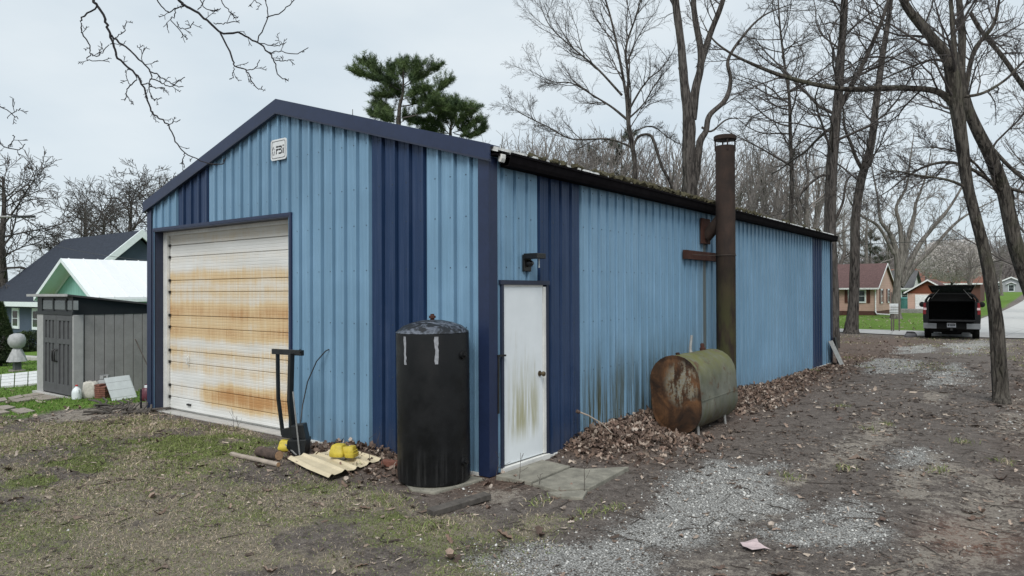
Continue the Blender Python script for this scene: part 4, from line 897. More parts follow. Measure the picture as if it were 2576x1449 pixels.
# ------------------------------------------------------------------ pickup with open cap
plain('truck_paint', (.006, .0065, .0075), .3, var=.1, spec=.35); plain('truck_trim', (.007, .007, .007), .6, spec=.2); plain('bed_liner', (.006, .006, .006), .9); plain('chrome', (.30, .31, .32), .3, .8, var=.05); plain('tail_red', (.17, .010, .013), .25); plain('tail_white', (.6, .45, .45), .25); plain('tyre', (.009, .009, .009), .9, spec=.15); plain('rim', (.35, .35, .36), .35, .8); plain('plate_white', (.6, .62, .66), .5); mat_glass('dark_glass', (.03, .042, .04), .12)
tq = gp(2398, 851); tk = thing('pickup_truck', 'black pickup with its rear cap window open, parked at the drive end', 'pickup truck', (tq[0], tq[1]-.62, float(ground_z(tq[0], tq[1]))+.012), R_(5.3)); tk.scale = (.98, 1, 1.12)
def sect(y, P): return [(x, y, z) for x, z in P]
def sym(P): return P+[(-x, z) for x, z in reversed(P)]
low = sym([(.80, .38), (.99, .42), (1.01, .75), (1.0, 1.05), (.965, 1.33), (.80, 1.33)])
def shell(b, y0, y1, outer, inner):
    n = len(outer)
    for ys_, fl_ in ((y0, 1), (y1, 0)):
        pass
    v = sect(y0, outer)+sect(y1, outer)+sect(y0, inner)+sect(y1, inner); f = []
    for k in range(n-1):
        f += [(k, k+1, n+k+1, n+k), (2*n+k, 3*n+k, 3*n+k+1, 2*n+k+1), (k, 2*n+k, 2*n+k+1, k+1), (n+k, n+k+1, 3*n+k+1, 3*n+k)]
    f += [(0, n, 3*n, 2*n), (n-1, 3*n-1, 4*n-1, 2*n-1)]
    b.add(v, f); return b
for s in (-1, 1):
    P = [(s*.80, .40), (s*.985, .42), (s*1.01, .75), (s*1.0, 1.05), (s*.965, 1.33), (s*.80, 1.33)]
    loft(MB(), [sect(0, P), sect(2.05, P)]).build('bed_side', 'truck_paint', tk, bev=.015)
MB().box((-.80, .0, .58), (.80, 2.05, .68)).build('bed_floor', 'bed_liner', tk); MB().box((-.80, 2.0, .68), (.80, 2.05, 1.33)).build('bed_front', 'bed_liner', tk)
out_ = sym([(.955, 1.335), (.93, 1.42), (.80, 1.585), (.70, 1.64), (.3, 1.665)]); in_ = sym([(.90, 1.335), (.875, 1.42), (.75, 1.545), (.66, 1.59), (.3, 1.61)])
cs = shell(MB(), .02, 2.05, out_, in_).build('cap_shell', 'truck_paint', tk, smooth=True)
for s in (-1, 1): MB().add([(s*.945, .35, 1.40), (s*.945, 1.85, 1.40), (s*.845, 1.85, 1.54), (s*.845, .35, 1.54)], [(0, 1, 2, 3)]).build('side_window', 'dark_glass', cs)
ld = MB().prism([(-.68, .0, 1.655), (.68, .0, 1.655), (.80, -.76, 1.90), (-.80, -.76, 1.90)], (0, 0, .028)).build('lid', 'truck_trim', tk)
MB().add([(-.61, -.06, 1.668), (.61, -.06, 1.668), (.73, -.71, 1.878), (-.73, -.71, 1.878)], [(0, 1, 2, 3)]).build('lid_glass', 'dark_glass', ld)
for s in (-1, 1): MB().tube([(s*.70, .02, 1.45), (s*.42, -.42, 1.775)], .012, 6).build('strut', 'galv', ld)
tg = MB().box((-.79, -.52, .64), (.79, -.015, .70)).build('tailgate', 'truck_paint', tk, bev=.012)
for s in (-1, 1):
    t = MB().prism([(s*.895, -.02, .88), (s*1.012, -.02, .88), (s*1.0, -.02, 1.10), (s*.975, -.02, 1.30), (s*.895, -.02, 1.30)], (0, .05, 0)).build('taillight', 'tail_red', tk, bev=.008)
    MB().box((s*.935-.055, -.034, 1.04), (s*.935+.055, -.021, 1.12)).build('reversing_lamp', 'tail_white', t)
bm_ = MB().box((-.98, -.22, .36), (.98, -.0, .60)).build('bumper', 'truck_trim', tk, bev=.03)
for s in (-1, 1): MB().box((s*.755-.235, -.235, .38), (s*.755+.235, -.221, .57)).build('chrome_corner', 'chrome', bm_, bev=.004)
pt_ = MB().box((-.155, -.236, .43), (.155, -.222, .585)).build('licence_plate', 'plate_white', bm_)
for x0, x1 in ((-.125, -.085), (-.06, -.035), (-.02, .01), (.03, .055), (.07, .09), (.1, .125)): MB().box((x0, -.239, .47), (x1, -.2365, .54)).build('plate_mark', 'ink', pt_)
MB().bar((0, -.28, .36), (0, -.05, .36), .08, .08).build('hitch', 'black_metal', bm_)
MB().box((-.78, .3, .24), (.78, 4.9, .56)).build('underbody_shade_block', 'bed_liner', tk); MB().tube([(-.72, .78, .31), (.72, .78, .31)], .11, 12).build('added_axle', 'bed_liner', tk); MB().lathe([(.2, .20), (.34, .19), (.36, .24), (.34, .30)], 20, (0, .55, -.03)).build('added_spare_wheel', 'tyre', tk)  # underside box deepened, axle and spare wheel added to darken the shaded gap
cab = sym([(.97, .42), (1.0, .75), (.99, 1.05), (.95, 1.22), (.74, 1.60), (.60, 1.655)])
loft(MB(), [sect(2.08, cab), sect(3.3, cab), sect(3.95, [(x if z < 1.3 else x*.95, min(z, 1.24)) for x, z in cab])]).build('cab', 'truck_paint', tk, bev=.01)
hood = sym([(.95, .42), (.98, .75), (.96, 1.0), (.7, 1.13)])
loft(MB(), [sect(3.95, hood), sect(5.1, [(x*.96, z*.97) for x, z in hood])]).build('hood', 'truck_paint', tk, bev=.03)
for s in (-1, 1):
    MB().tube([(s*.97, 3.55, 1.14), (s*1.06, 3.52, 1.16)], .03, 8).build('mirror_arm', 'truck_trim', tk)
    rg = [[(s*1.15+.12*c*math.cos(a), 3.46+k*.05, 1.19+.11*c*math.sin(a)) for a in np.linspace(0, 6.283, 14, endpoint=False)] for k, c in ((0, .8), (.3, 1), (1.6, .9), (2.4, .4))]
    loft(MB(), rg).build('mirror', 'truck_trim', tk, smooth=True)
    for y in (.78, 4.25):
        w = MB().lathe([(.26, -.12), (.375, -.125), (.39, -.10), (.39, .10), (.375, .125), (.26, .12)], 28).build('wheel', 'tyre', tk, smooth=True); w.rotation_euler = (0, R_(90), 0); w.location = (s*.85, y, .348); w.scale = (.893, 1, 1)
        MB().lathe([(.05, -.115), (.255, -.115), (.255, .115), (.05, .115)], 20).build('rim', 'rim', w)
# bag on the drive
plain('bag_black', (.018, .018, .02), .8); plain('bag_grey', (.12, .12, .13), .8)
q = gp(2291, 847); bg_ = thing('duffel_bag', 'grey and black bag lying on the drive left of the truck', 'bag', (q[0], q[1], float(ground_z(q[0], q[1]))), .2)
def bagring(z, sx, sy, dx=0): return [(dx+sx*math.copysign(abs(math.cos(a))**.6, math.cos(a)), sy*math.copysign(abs(math.sin(a))**.6, math.sin(a)), z) for a in np.linspace(0, 6.283, 18, endpoint=False)]
loft(MB(), [bagring(0, .22, .15), bagring(.04, .24, .17), bagring(.12, .22, .16, .01), bagring(.165, .19, .14, .01)]).build('body', 'bag_grey', bg_, smooth=True)
loft(MB(), [bagring(.166, .18, .14, .01), bagring(.20, .17, .13), bagring(.235, .12, .09, -.02)]).build('flap', 'bag_black', bg_, smooth=True)
MB().tube([(.15, -.1, .02), (.32, -.22, .012), (.45, -.1, .012)], .015, 6).build('strap', 'bag_black', bg_)
# slatted post sign beside the street
q = gp(2250, 833); sp = thing('slatted_sign', 'weathered slatted board sign on three posts beside the street', 'sign', (q[0], q[1], float(ground_z(q[0], q[1]))), R_(8))
plain('post_wood', (.10, .085, .075), .9, var=.25)
mm = .0027
for x, top in ((1097, 575), (1135, 850), (1240, 790)): MB().box(((x-1150)*mm*.85-.03, -.03, -.1), ((x-1150)*mm*.85+.03, .03, (1278-top)*mm)).build('post', 'post_wood', sp)
for y0, y1 in ((780, 823), (830, 848), (860, 876), (888, 904), (915, 932), (944, 958)): MB().box(((1062-1150)*mm*.85, -.055, (1278-y1)*mm), ((1225-1150)*mm*.85, -.031, (1278-y0)*mm)).build('slat', 'white_board', sp)

# ------------------------------------------------------------------ pink house across the street
mat_boards('pink_lap', (.52, .35, .29), 2, .20); mat_shingle('shingle_red', (.125, .078, .075)); plain('shutter_brown', (.085, .026, .016), .6); plain('foundation', (.10, .045, .035), .9); mat_boards('brown_lap', (.17, .055, .03), 2, .2); plain('porch_white', (.72, .73, .74), .6)
def c8(x, y): return ((2500+.1657*x)/1.1925, (780+.1657*y)/1.1925)
HY = float(gp(*c8(792, 1000))[1]); hc = pln(*c8(792, 1000), 1, HY); HB = float(ground_z(hc[0], HY)); ph = thing('pink_house', 'small pink clapboard house with reddish shingle roof across the street', 'house', (hc[0], HY, HB))
def hz8(y, yp=HY): return float(pln(*c8(700, y), 1, yp)[2])-HB
def hx8(x, yp=HY): return float(pln(*c8(x, 700), 1, yp)[0])-hc[0]
DPT = 7.4; zE = hz8(490); ap = pln(*c8(925, 110), 0, hc[0]); zA = 1.9+zE; XL = -13.
MB().box((XL+.02, .02, -.3), (-.02, DPT-.02, .34)).build('foundation', 'foundation', ph)
MB().prism([(0, 0, .341), (0, DPT, .341), (0, DPT, zE), (0, DPT/2, zA), (0, 0, zE)], (XL, 0, 0)).build('wall', 'pink_lap', ph)
for s in (0, 1):
    y0 = -.35 if s == 0 else DPT+.35; zz = zE-.15
    r = MB().prism([(0.18, DPT/2, zA+.14), (.18, y0, zz+.10), (.18, y0, zz), (.18, DPT/2, zA+.03)], (XL-.3, 0, 0)).build('roof', 'shingle_red', ph)
    MB().prism([(.185, DPT/2, zA+.15), (.185, y0, zz+.11), (.185, y0, zz-.02), (.185, DPT/2, zA+.0)], (.03, 0, 0)).build('barge_board', 'porch_white', ph)
MB().box((XL, -.47, zE-.19), (.2, -.351, zE-.06)).build('gutter', 'porch_white', ph)
b = MB().tube([(-.10, -.40, zE-.15), (-.10, -.06, zE-.35), (-.10, -.06, .3), (.0, -.07, .12), (1.1, -.07, .06)], .055, 8); b.build('downspout', 'porch_white', ph, smooth=True)
house_window(ph, hx8(518), 0, hz8(755)+.0, hx8(570)-hx8(470), hz8(550)-hz8(755), .10)
for a, b_ in ((608, 668), (207, 270)): MB().box((hx8(a), -.05, hz8(778)), (hx8(b_), -.002, hz8(522))).build('shutter', 'shutter_brown', ph)
house_window(ph, hx8(340), 0, hz8(755), hx8(570)-hx8(470), hz8(550)-hz8(755), .10)
for yy in (1.3, 4.4):
    house_window(ph, yy+.5, .0, 1.05, .62, 1.0, .10, axis='x', out=1)
    for dy in (-.08, 1.08): MB().box((.002, yy+dy-.22, .95), (.05, yy+dy+.22, 2.15)).build('shutter', 'shutter_brown', ph)
MB().box((hx8(0)-2, -1.5, zE-.02), (hx8(95), -.36, zE+.10)).build('porch_roof', 'porch_white', ph)
for x in (20, 62): MB().box((hx8(x)-.07, -1.45, .2), (hx8(x)+.07, -1.3, zE-.03)).build('porch_post', 'porch_white', ph)
MB().box((hx8(80), -1.45, .35), (hx8(148), -1.38, hz8(745))).build('porch_rail', 'porch_white', ph); MB().box((hx8(-60), -1.6, -.3), (hx8(160), -.01, .335)).build('porch_floor', 'foundation', ph)
# ------------------------------------------------------------------ garage next to it
def c9(x, y): return (2264.2+.1273*x, 687.6+.1273*y)
GY = HY+9; gc = pln(*c9(555, 755), 1, GY); GB = float(ground_z(gc[0], GY)); gg = thing('pink_garage', 'pink garage with brown gable and white door behind the truck', 'garage', (gc[0], GY, GB))
def gx(x): return float(pln(*c9(x, 600), 1, GY)[0])-gc[0]
def gzz(y): return float(pln(*c9(500, y), 1, GY)[2])-GB
zge, zga, hwg = gzz(385), gzz(150), -gx(150)
MB().box((-hwg, 0, -.3), (hwg, 6, zge)).build('wall', 'pink_lap', gg); MB().prism([(-hwg-.02, -.03, zge-.05), (hwg+.02, -.03, zge-.05), (0, -.03, zga)], (0, 6, 0)).build('gable', 'brown_lap', gg)
for s in (-1, 1):
    MB().prism([(0, -.3, zga+.12), (s*(hwg+.25), -.3, zge+.02), (s*(hwg+.25), -.3, zge-.06), (0, -.3, zga+.04)], (0, 6.5, 0)).build('roof', 'shingle_red', gg)
    MB().prism([(0, -.34, zga+.14), (s*(hwg+.27), -.34, zge+.03), (s*(hwg+.27), -.34, zge-.10), (0, -.34, zga+.01)], (0, .035, 0)).build('barge_board', 'porch_white', gg)
dg = MB().box((gx(300), -.05, 0), (-gx(300), -.002, gzz(420))).build('garage_door', 'porch_white', gg)
for k in range(5): MB().box((gx(310), -.065, .03+k*.27), (-gx(310), -.051, .27+k*.27)).build('door_panel', 'porch_white', dg)
# ------------------------------------------------------------------ houses farther back
def simple_house(name, label, x, y, w, d, he, ha, wall, roof, ridge='x', wins=()):
    z = float(ground_z(x, y)); h = thing(name, label, 'house', (x, y, z))
    if ridge == 'x':
        MB().prism([(w/2, 0, -.5), (w/2, d, -.5), (w/2, d, he), (w/2, d/2, ha), (w/2, 0, he)], (-w, 0, 0)).build('wall', wall, h)
        for y0 in (-.4, d+.4): MB().prism([(w/2+.3, d/2, ha+.12), (w/2+.3, y0, he-.05), (w/2+.3, y0, he-.17), (w/2+.3, d/2, ha)], (-w-.6, 0, 0)).build('roof', roof, h)
        MB().box((-w/2-.3, -.52, he-.22), (w/2+.3, -.401, he-.04)).build('gutter', 'porch_white', h)
    else:
        MB().prism([(-w/2, 0, -.5), (w/2, 0, -.5), (w/2, 0, he), (0, 0, ha), (-w/2, 0, he)], (0, d, 0)).build('wall', wall, h)
        for s in (-1, 1):
            MB().prism([(0, -.4, ha+.14), (s*(w/2+.4), -.4, he-.05), (s*(w/2+.4), -.4, he-.2), (0, -.4, ha)], (0, d+.8, 0)).build('roof', roof, h)
            MB().prism([(0, -.46, ha+.2), (s*(w/2+.45), -.46, he+.02), (s*(w/2+.45), -.46, he-.28), (0, -.46, ha-.1)], (0, .05, 0)).build('barge_board', 'porch_white', h)
    for (wx, wz_, ww, wh) in wins: house_window(h, wx, 0, wz_, ww, wh, .12)
    return h
plain('grey_siding', (.30, .31, .33), .8, var=.06); mat_shingle('shingle_grey', (.12, .12, .125)); mat_shingle('shingle_orange', (.20, .10, .075))
p = pln(2276, 760, 1, 84); simple_house('white_house', 'white house glimpsed between the big maple and the garage', p[0]-3.4, 84, 8, 7, 2.3, 4.2, 'porch_white', 'shingle_grey', 'x', ((3.4, .9, .5, 1.0),))
p = pln(2300, 760, 1, 104); simple_house('brick_house', 'house with orange-red roof far behind the pink garage', p[0]+.5, 104, 14, 8, 2.6, 4.6, 'foundation', 'shingle_orange')
def c7(x, y): return (2079.7+.1927*x, 637.3+.1927*y)
FY = 195.; fa = pln(*c7(2410, 500), 1, FY); fh = simple_house('grey_house', 'pale grey gabled house at the far end of the road', fa[0], FY, 2*float(fa[0]-pln(*c7(2222, 450), 1, FY)[0]), 9, float(pln(*c7(2410, 392), 1, FY)[2])-float(ground_z(fa[0], FY)), float(pln(*c7(2410, 315), 1, FY)[2])-float(ground_z(fa[0], FY)), 'grey_siding', 'shingle_grey', 'y', ((-2.6, .55, .7, 1.0), (0, .2, .95, 1.4), (2.8, .55, .7, 1.0)))
for x in (-2.6, 0, 2.8):
    for s in (-1, 1): MB().prism([(x, -.5, 2.35), (x+s*1.0, -.5, 1.85), (x+s*1.0, -.5, 1.72), (x, -.5, 2.2)], (0, .49, 0)).build('window_hood', 'porch_white', fh)
# stone and bin by the maple, overhead wire, street lamp
plain('stone_grey', (.22, .22, .21), .95, var=.2, bump=.4); plain('teal', (.06, .19, .18), .6)
q = pln(2277, 752, 1, 74); b = MB().lathe([(.30, 0), (.36, .7), (.38, .72), (.38, .8), (.30, .86)], 12).build('teal_bin', 'teal', None); b.location = (q[0], 74, float(ground_z(q[0], 74))); b.scale = (1.3, 1.3, 1.5); tag(b, 'teal bin by the white house behind the maple', 'bin')
q = gp(2303, 787); b = MB().obox((0, 0, .2), 2.4, .8, .42).build('stone_edging', 'stone_grey', None, bev=.06); b.location = (q[0], q[1], float(ground_z(q[0], q[1]))-.05); tag(b, 'pale stone edging between the maple and the garage', 'stone')
plain('wire', (.02, .02, .02), .6); b = MB(); A, B = dp(1900, 622, 36), dp(3000, 548, 33); b.tube([A+(B-A)*t+np.array([0, 0, -1.1*4*t*(1-t)*.25]) for t in np.linspace(0, 1, 14)], .016, 5)
ow = thing('utility_line', 'black overhead wire crossing above the pink house between two poles', 'wire'); b.build('cable', 'wire', ow)
for P_ in (A, B): MB().tube([(P_[0], P_[1], float(ground_z(P_[0], P_[1]))-.2), (P_[0], P_[1], P_[2]+.6)], [.14, .10], 10).build('pole', 'post_wood', ow, smooth=True)
A = dp(86, 545, 24); B = dp(-130, 546, 24); sl_ = thing('street_lamp', 'slender street lamp arm reaching in at the left edge above the roofs', 'street lamp', (B[0], B[1], float(ground_z(B[0], B[1]))))
MB().tube([(0, 0, -.1), (0, 0, B[2]-sl_.location.z+.2)], [.09, .07], 10).build('pole', 'galv', sl_); v_ = A-np.array(sl_.location); MB().tube([(0, 0, v_[2]), tuple(v_*np.array([.75, .75, 1]))], .035, 8).build('arm', 'galv', sl_)
MB().bar(tuple(v_*np.array([.75, .75, 1])), tuple(v_), .16, .07).build('lamp_head', 'steel_black', sl_, bev=.01)
A = dp(140, 618, 30); B = dp(520, 665, 17); b = MB().tube([A+(B-A)*t+np.array([0, 0, -.5*t*(1-t)]) for t in np.linspace(0, 1, 10)], .008, 4)
sw = thing('service_wire', 'thin wire running from the navy house roof towards the barn', 'wire'); b.build('cable', 'wire', sw)

# ------------------------------------------------------------------ trees
def mat_bark(name, a, b, sc=1.0, moss=0.0):
    k = NT(name, .95, 0, .2); p = k.pos(); n = k.noise(k.sc(p, (14*sc, 14*sc, 2.2*sc)), 1, 6, .65, .6); n2 = k.noise(p, 1.2, 4, .6)
    c = k.mix(k.rng(n, .43, .57), a, b); c = k.mix(k.ma('MULTIPLY', k.rng(n2, .35, .7), .35), c, tuple(x*1.5 for x in b))
    if moss: c = k.mix(k.ma('MULTIPLY', k.rng(k.noise(p, 2.2, 4, .6), .5, .7), moss), c, (.085, .095, .05))
    k.col(c); k.bump(n, 1.0, .07); M[name] = k.m
mat_bark('bark_grey', (.018, .0155, .0145), (.095, .085, .077)); mat_bark('bark_brown', (.017, .0145, .013), (.10, .09, .077), 1.6, .3); mat_bark('bark_pale', (.07, .064, .058), (.185, .17, .155), 1.0)
plain('twig', (.062, .054, .050), .95, var=.25, scale=1.5); plain('twig_pale', (.20, .18, .168), .95, var=.25, scale=1.5); plain('twig_mid', (.13, .115, .107), .95, var=.25, scale=1.5); plain('twig_dark', (.016, .014, .016), .9, var=.2, scale=3)
SIDES = [10, 6, 4, 3, 3]
def nrm(d):
    l = math.sqrt(d[0]*d[0]+d[1]*d[1]+d[2]*d[2])+1e-9; return (d[0]/l, d[1]/l, d[2]/l)
class Tree:
    def __init__(s, seed): s.g = {}; s.r = random.Random(seed)
    def put(s, sides, pts, rad): s.g.setdefault((sides, len(pts)), []).append((pts, rad))
    def grow(s, p, d, L, r, lev, P):
        R = s.r; n = P['n'][lev]; seg = L/(n-1); pts = [p]; w = P['wob'][lev]; up = P['up'][lev]; dirs = [d]
        for i in range(n-1):
            d = nrm((d[0]+R.gauss(0, w), d[1]+R.gauss(0, w), d[2]+R.gauss(0, w)+up)); p = (p[0]+d[0]*seg, p[1]+d[1]*seg, p[2]+d[2]*seg); pts.append(p); dirs.append(d)
        rad = [max(P['rmin'], r*(1-.72*i/(n-1))) for i in range(n)]; s.put(SIDES[min(lev, 4)], pts, rad)
        if lev < P['max']: s.kids(pts, rad, L, lev, P, .22)
    def kids(s, pts, rad, L, lev, P, t0, dens=1.0, lenf=None):
        R = s.r; n = len(pts); k = max(1, int(P['k'][lev]*dens+R.random()))
        for c in range(k):
            t = t0+(1-t0)*(c+R.random())/k; x = t*(n-1); i = min(int(x), n-2); f = x-i; a, b = pts[i], pts[i+1]
            p = (a[0]+(b[0]-a[0])*f, a[1]+(b[1]-a[1])*f, a[2]+(b[2]-a[2])*f); d = nrm((b[0]-a[0], b[1]-a[1], b[2]-a[2]))
            q = nrm((R.gauss(0, 1), R.gauss(0, 1), R.gauss(0, 1))); dt = q[0]*d[0]+q[1]*d[1]+q[2]*d[2]; q = nrm((q[0]-d[0]*dt, q[1]-d[1]*dt, q[2]-d[2]*dt))
            an = P['ang'][lev]*R.uniform(.7, 1.3); ca, sa = math.cos(an), math.sin(an)
            r0 = rad[i]*(1-f)+rad[i+1]*f; l = (lenf or L*P['len'][lev])*R.uniform(.6, 1.15)*(1.1-.55*t)
            s.grow(p, nrm((d[0]*ca+q[0]*sa, d[1]*ca+q[1]*sa, d[2]*ca+q[2]*sa)), l, max(P['rmin'], min(r0*.62, l*.014+.002)), lev+1, P)
    def mesh(s, name, mat, par, org):
        V = []; F = []; o = 0; org = np.array(org)
        for (S, n), L in s.g.items():
            A = np.array([x[0] for x in L])-org; Rd = np.array([x[1] for x in L]); B = len(L)
            T = np.empty_like(A); T[:, 1:-1] = A[:, 2:]-A[:, :-2]; T[:, 0] = A[:, 1]-A[:, 0]; T[:, -1] = A[:, -1]-A[:, -2]; T /= np.linalg.norm(T, axis=2, keepdims=True)+1e-9
            ref = np.where(np.abs(T[:, :1, 2:3]) > .9, np.array([1., 0, 0]), np.array([0, 0, 1.])); U = np.cross(T, np.broadcast_to(ref, T.shape)); U /= np.linalg.norm(U, axis=2, keepdims=True)+1e-9; Wv = np.cross(T, U)
            a = np.arange(S)*2*math.pi/S; ring = A[:, :, None]+(U[:, :, None]*np.cos(a)[None, None, :, None]+Wv[:, :, None]*np.sin(a)[None, None, :, None])*Rd[:, :, None, None]
            V.append(ring.reshape(-1, 3)); I = np.arange(B*n*S).reshape(B, n, S)+o; J = np.roll(I, -1, axis=2)
            F.append(np.stack([I[:, :-1], J[:, :-1], J[:, 1:], I[:, 1:]], -1).reshape(-1, 4)); o += B*n*S
        return raw_mesh(name, np.concatenate(V), np.concatenate(F), mat, par, smooth=True)
def crom(P, n):
    P = [np.array(p, float) for p in P]; P = [2*P[0]-P[1]]+P+[2*P[-1]-P[-2]]; out = []; m = len(P)-3
    for i in range(n):
        x = i/(n-1)*m; k = min(int(x), m-1); t = x-k; a, b, c, d = P[k:k+4]
        out.append(.5*((2*b)+(c-a)*t+(2*a-5*b+4*c-d)*t*t+(3*b-a-3*c+d)*t**3))
    return np.array(out)
def stem_mesh(name, pts, rad, mat, par, org, sides=18, ridges=.07, seed=1):
    """trunk with furrowed bark: radius varies round and along the stem"""
    n = len(pts); A = np.array(pts)-np.array(org); T = np.gradient(A, axis=0); T /= np.linalg.norm(T, axis=1, keepdims=True); U = np.cross(T, [0.3, .95, .1]); U /= np.linalg.norm(U, axis=1, keepdims=True); Wv = np.cross(T, U)
    a = np.arange(sides)*2*math.pi/sides; s = np.r_[0, np.cumsum(np.linalg.norm(np.diff(A, axis=0), axis=1))]
    fu = vnoise(np.repeat(np.arange(sides)[None], n, 0)*1.0+seed*17, s[:, None]*2.2+seed*5, seed)-.5+.6*(vnoise(np.cos(a)[None]*1.5+seed+0*s[:, None], np.sin(a)[None]*1.5+s[:, None]*.8, seed+3)-.5)
    r = np.array(rad)[:, None]*(1+2*ridges*fu); V = A[:, None]+(U[:, None]*np.cos(a)[None, :, None]+Wv[:, None]*np.sin(a)[None, :, None])*r[:, :, None]
    I = np.arange(n*sides).reshape(n, sides); J = np.roll(I, -1, 1); F = np.stack([I[:-1], J[:-1], J[1:], I[1:]], -1).reshape(-1, 4)
    return raw_mesh(name, V.reshape(-1, 3), F, mat, par, smooth=True)
BP = dict(n=[8, 7, 6, 4, 3], wob=[.10, .14, .18, .2, .2], up=[.03, .05, .04, .03, .02], k=[7, 7, 6, 4, 0], ang=[.75, .75, .7, .7, .6], len=[.6, .55, .5, .5, .5], rmin=.004, max=4)
def PP(**k): d = dict(BP); d.update(k); return d
def tree(name, label, base, stems, bark, twigmat, seed, P=BP, group=None, sides=16, ridges=.06, cat='tree', t0=.3, dens=1.0, ws=1.0):
    """stems: list of (control points, radii at those points, first limb length, density, t0)"""
    base = np.array(base, float); th = thing(name, label, cat, base, 0, group); T = Tree(seed)
    for i, (cp_, rr, ll, dn, tt) in enumerate(stems):
        n = max(10, 7*len(cp_)); pts = crom(cp_, n); rad = np.interp(np.linspace(0, 1, n), np.linspace(0, 1, len(rr)), rr)*ws
        stem_mesh('trunk' if i == 0 else 'limb', pts, rad, bark, th, base, sides if i == 0 else max(8, sides-4), ridges, seed+i)
        if ll: T.kids([tuple(p) for p in pts], list(rad), ll, 0, P, tt, dn, ll)
    if T.g: T.mesh('crown', twigmat, th, base)
    return th
def pxs(L_, t): return [dp(x, y, t if not isinstance(t, (list, tuple)) else t[i]) for i, (x, y) in enumerate(L_)]
def pr_(w, t): return w/2*t/1780.6
def base_at(px, t):
    d = ray(px, 735); p = CAM+d*t; return np.array([p[0], p[1], float(gz(p[0], p[1]))-.05])
print('trees')
# T1 shaggy big tree behind the barn
t = 27.; b0 = base_at(1735, t)
tree('hickory_tree', 'big rough-barked bare tree forking behind the barn left of the chimney', b0, [
    ([b0]+pxs([(1735, 480), (1733, 380), (1733, 300), (1722, 210), (1712, 100), (1698, -10), (1680, -200), (1660, -420)], t), [pr_(60, t), pr_(48, t), pr_(44, t), pr_(42, t), pr_(30, t), pr_(27, t), pr_(24, t), pr_(15, t), .03], 3.2, .5, .62),
    (pxs([(1738, 300), (1750, 225), (1762, 170), (1762, 120), (1748, 40), (1745, -20), (1750, -200), (1740, -380)], t), [pr_(36, t), pr_(30, t), pr_(26, t), pr_(22, t), pr_(20, t), pr_(18, t), pr_(12, t), .03], 2.6, .5, .5),
    (pxs([(1760, 170), (1785, 90), (1812, 20), (1830, -40), (1870, -180)], t), [pr_(24, t), pr_(20, t), pr_(18, t), pr_(15, t), .03], 2.4, .8, .3),
    (pxs([(1745, 470), (1752, 430), (1760, 360), (1775, 330), (1785, 290), (1825, 250), (1838, 200), (1832, 150), (1870, 90), (1920, 40), (1990, 10)], t), [pr_(20, t), pr_(26, t), pr_(24, t), pr_(20, t), pr_(17, t), pr_(16, t), pr_(13, t), pr_(11, t), pr_(9, t), pr_(6, t), .02], 1.9, .8, .45),
    (pxs([(1765, 320), (1790, 330), (1830, 300), (1880, 298)], t), [pr_(8, t), pr_(7, t), pr_(5, t), .01], .6, .5, .3),
    (pxs([(1735, 240), (1715, 190), (1706, 170)], t), [pr_(12, t), pr_(9, t), .02], 0, 0, 0),
], 'bark_grey', 'twig', 3, PP(max=3, k=[9, 8, 7, 4, 0], rmin=.004), sides=22, ridges=.09, ws=.72)
# T0 fan-shaped slender tree
t = 30.; b0 = base_at(1590, t)
tree('elm_tree', 'slender bare tree with a wide fan of upright limbs behind the barn', b0, [
    ([b0]+pxs([(1588, 560), (1597, 420), (1582, 320), (1575, 240), (1555, 130), (1535, 40), (1500, -80), (1470, -220)], t), [pr_(30, t), pr_(24, t), pr_(20, t), pr_(18, t), pr_(13, t), pr_(10, t), pr_(8, t), pr_(5, t), .015], 3.4, 1.3, .35),
    (pxs([(1582, 310), (1580, 200), (1575, 120), (1600, 40), (1625, -50), (1650, -180)], t), [pr_(14, t), pr_(10, t), pr_(9, t), pr_(7, t), pr_(5, t), .012], 3.0, 1.3, .25),
    (pxs([(1577, 300), (1540, 270), (1500, 245), (1440, 210), (1390, 205), (1330, 175)], t), [pr_(11, t), pr_(9, t), pr_(7, t), pr_(5, t), pr_(4, t), .01], 2.0, 1.3, .2),
    (pxs([(1565, 240), (1500, 170), (1440, 120), (1380, 60), (1350, -20)], t), [pr_(10, t), pr_(8, t), pr_(6, t), pr_(4, t), .01], 2.6, 1.4, .2),
    (pxs([(1590, 370), (1530, 350), (1440, 350), (1380, 320), (1320, 290), (1275, 260)], t), [pr_(9, t), pr_(8, t), pr_(6, t), pr_(5, t), pr_(4, t), .01], 1.8, 1.4, .2),
    (pxs([(1590, 380), (1605, 345), (1635, 340), (1650, 370), (1665, 420), (1690, 470), (1700, 560)], t-1), [pr_(11, t), pr_(11, t), pr_(11, t), pr_(12, t), pr_(12, t), pr_(12, t), pr_(12, t)], .8, .8, .1),
    (pxs([(1595, 330), (1640, 318), (1680, 345), (1720, 368)], t-1), [pr_(6, t), pr_(5, t), pr_(4, t), .02], .8, .8, .1),
    (pxs([(1580, 300), (1620, 260), (1650, 210), (1700, 150)], t), [pr_(8, t), pr_(6, t), pr_(5, t), .01], 1.6, 1.2, .2),
], 'bark_grey', 'twig', 9, PP(max=3, ang=[.6, .65, .7, .7, .6], up=[.06, .06, .04, .03, .02], k=[12, 10, 8, 5, 0], rmin=.0036), sides=14, ws=.6)
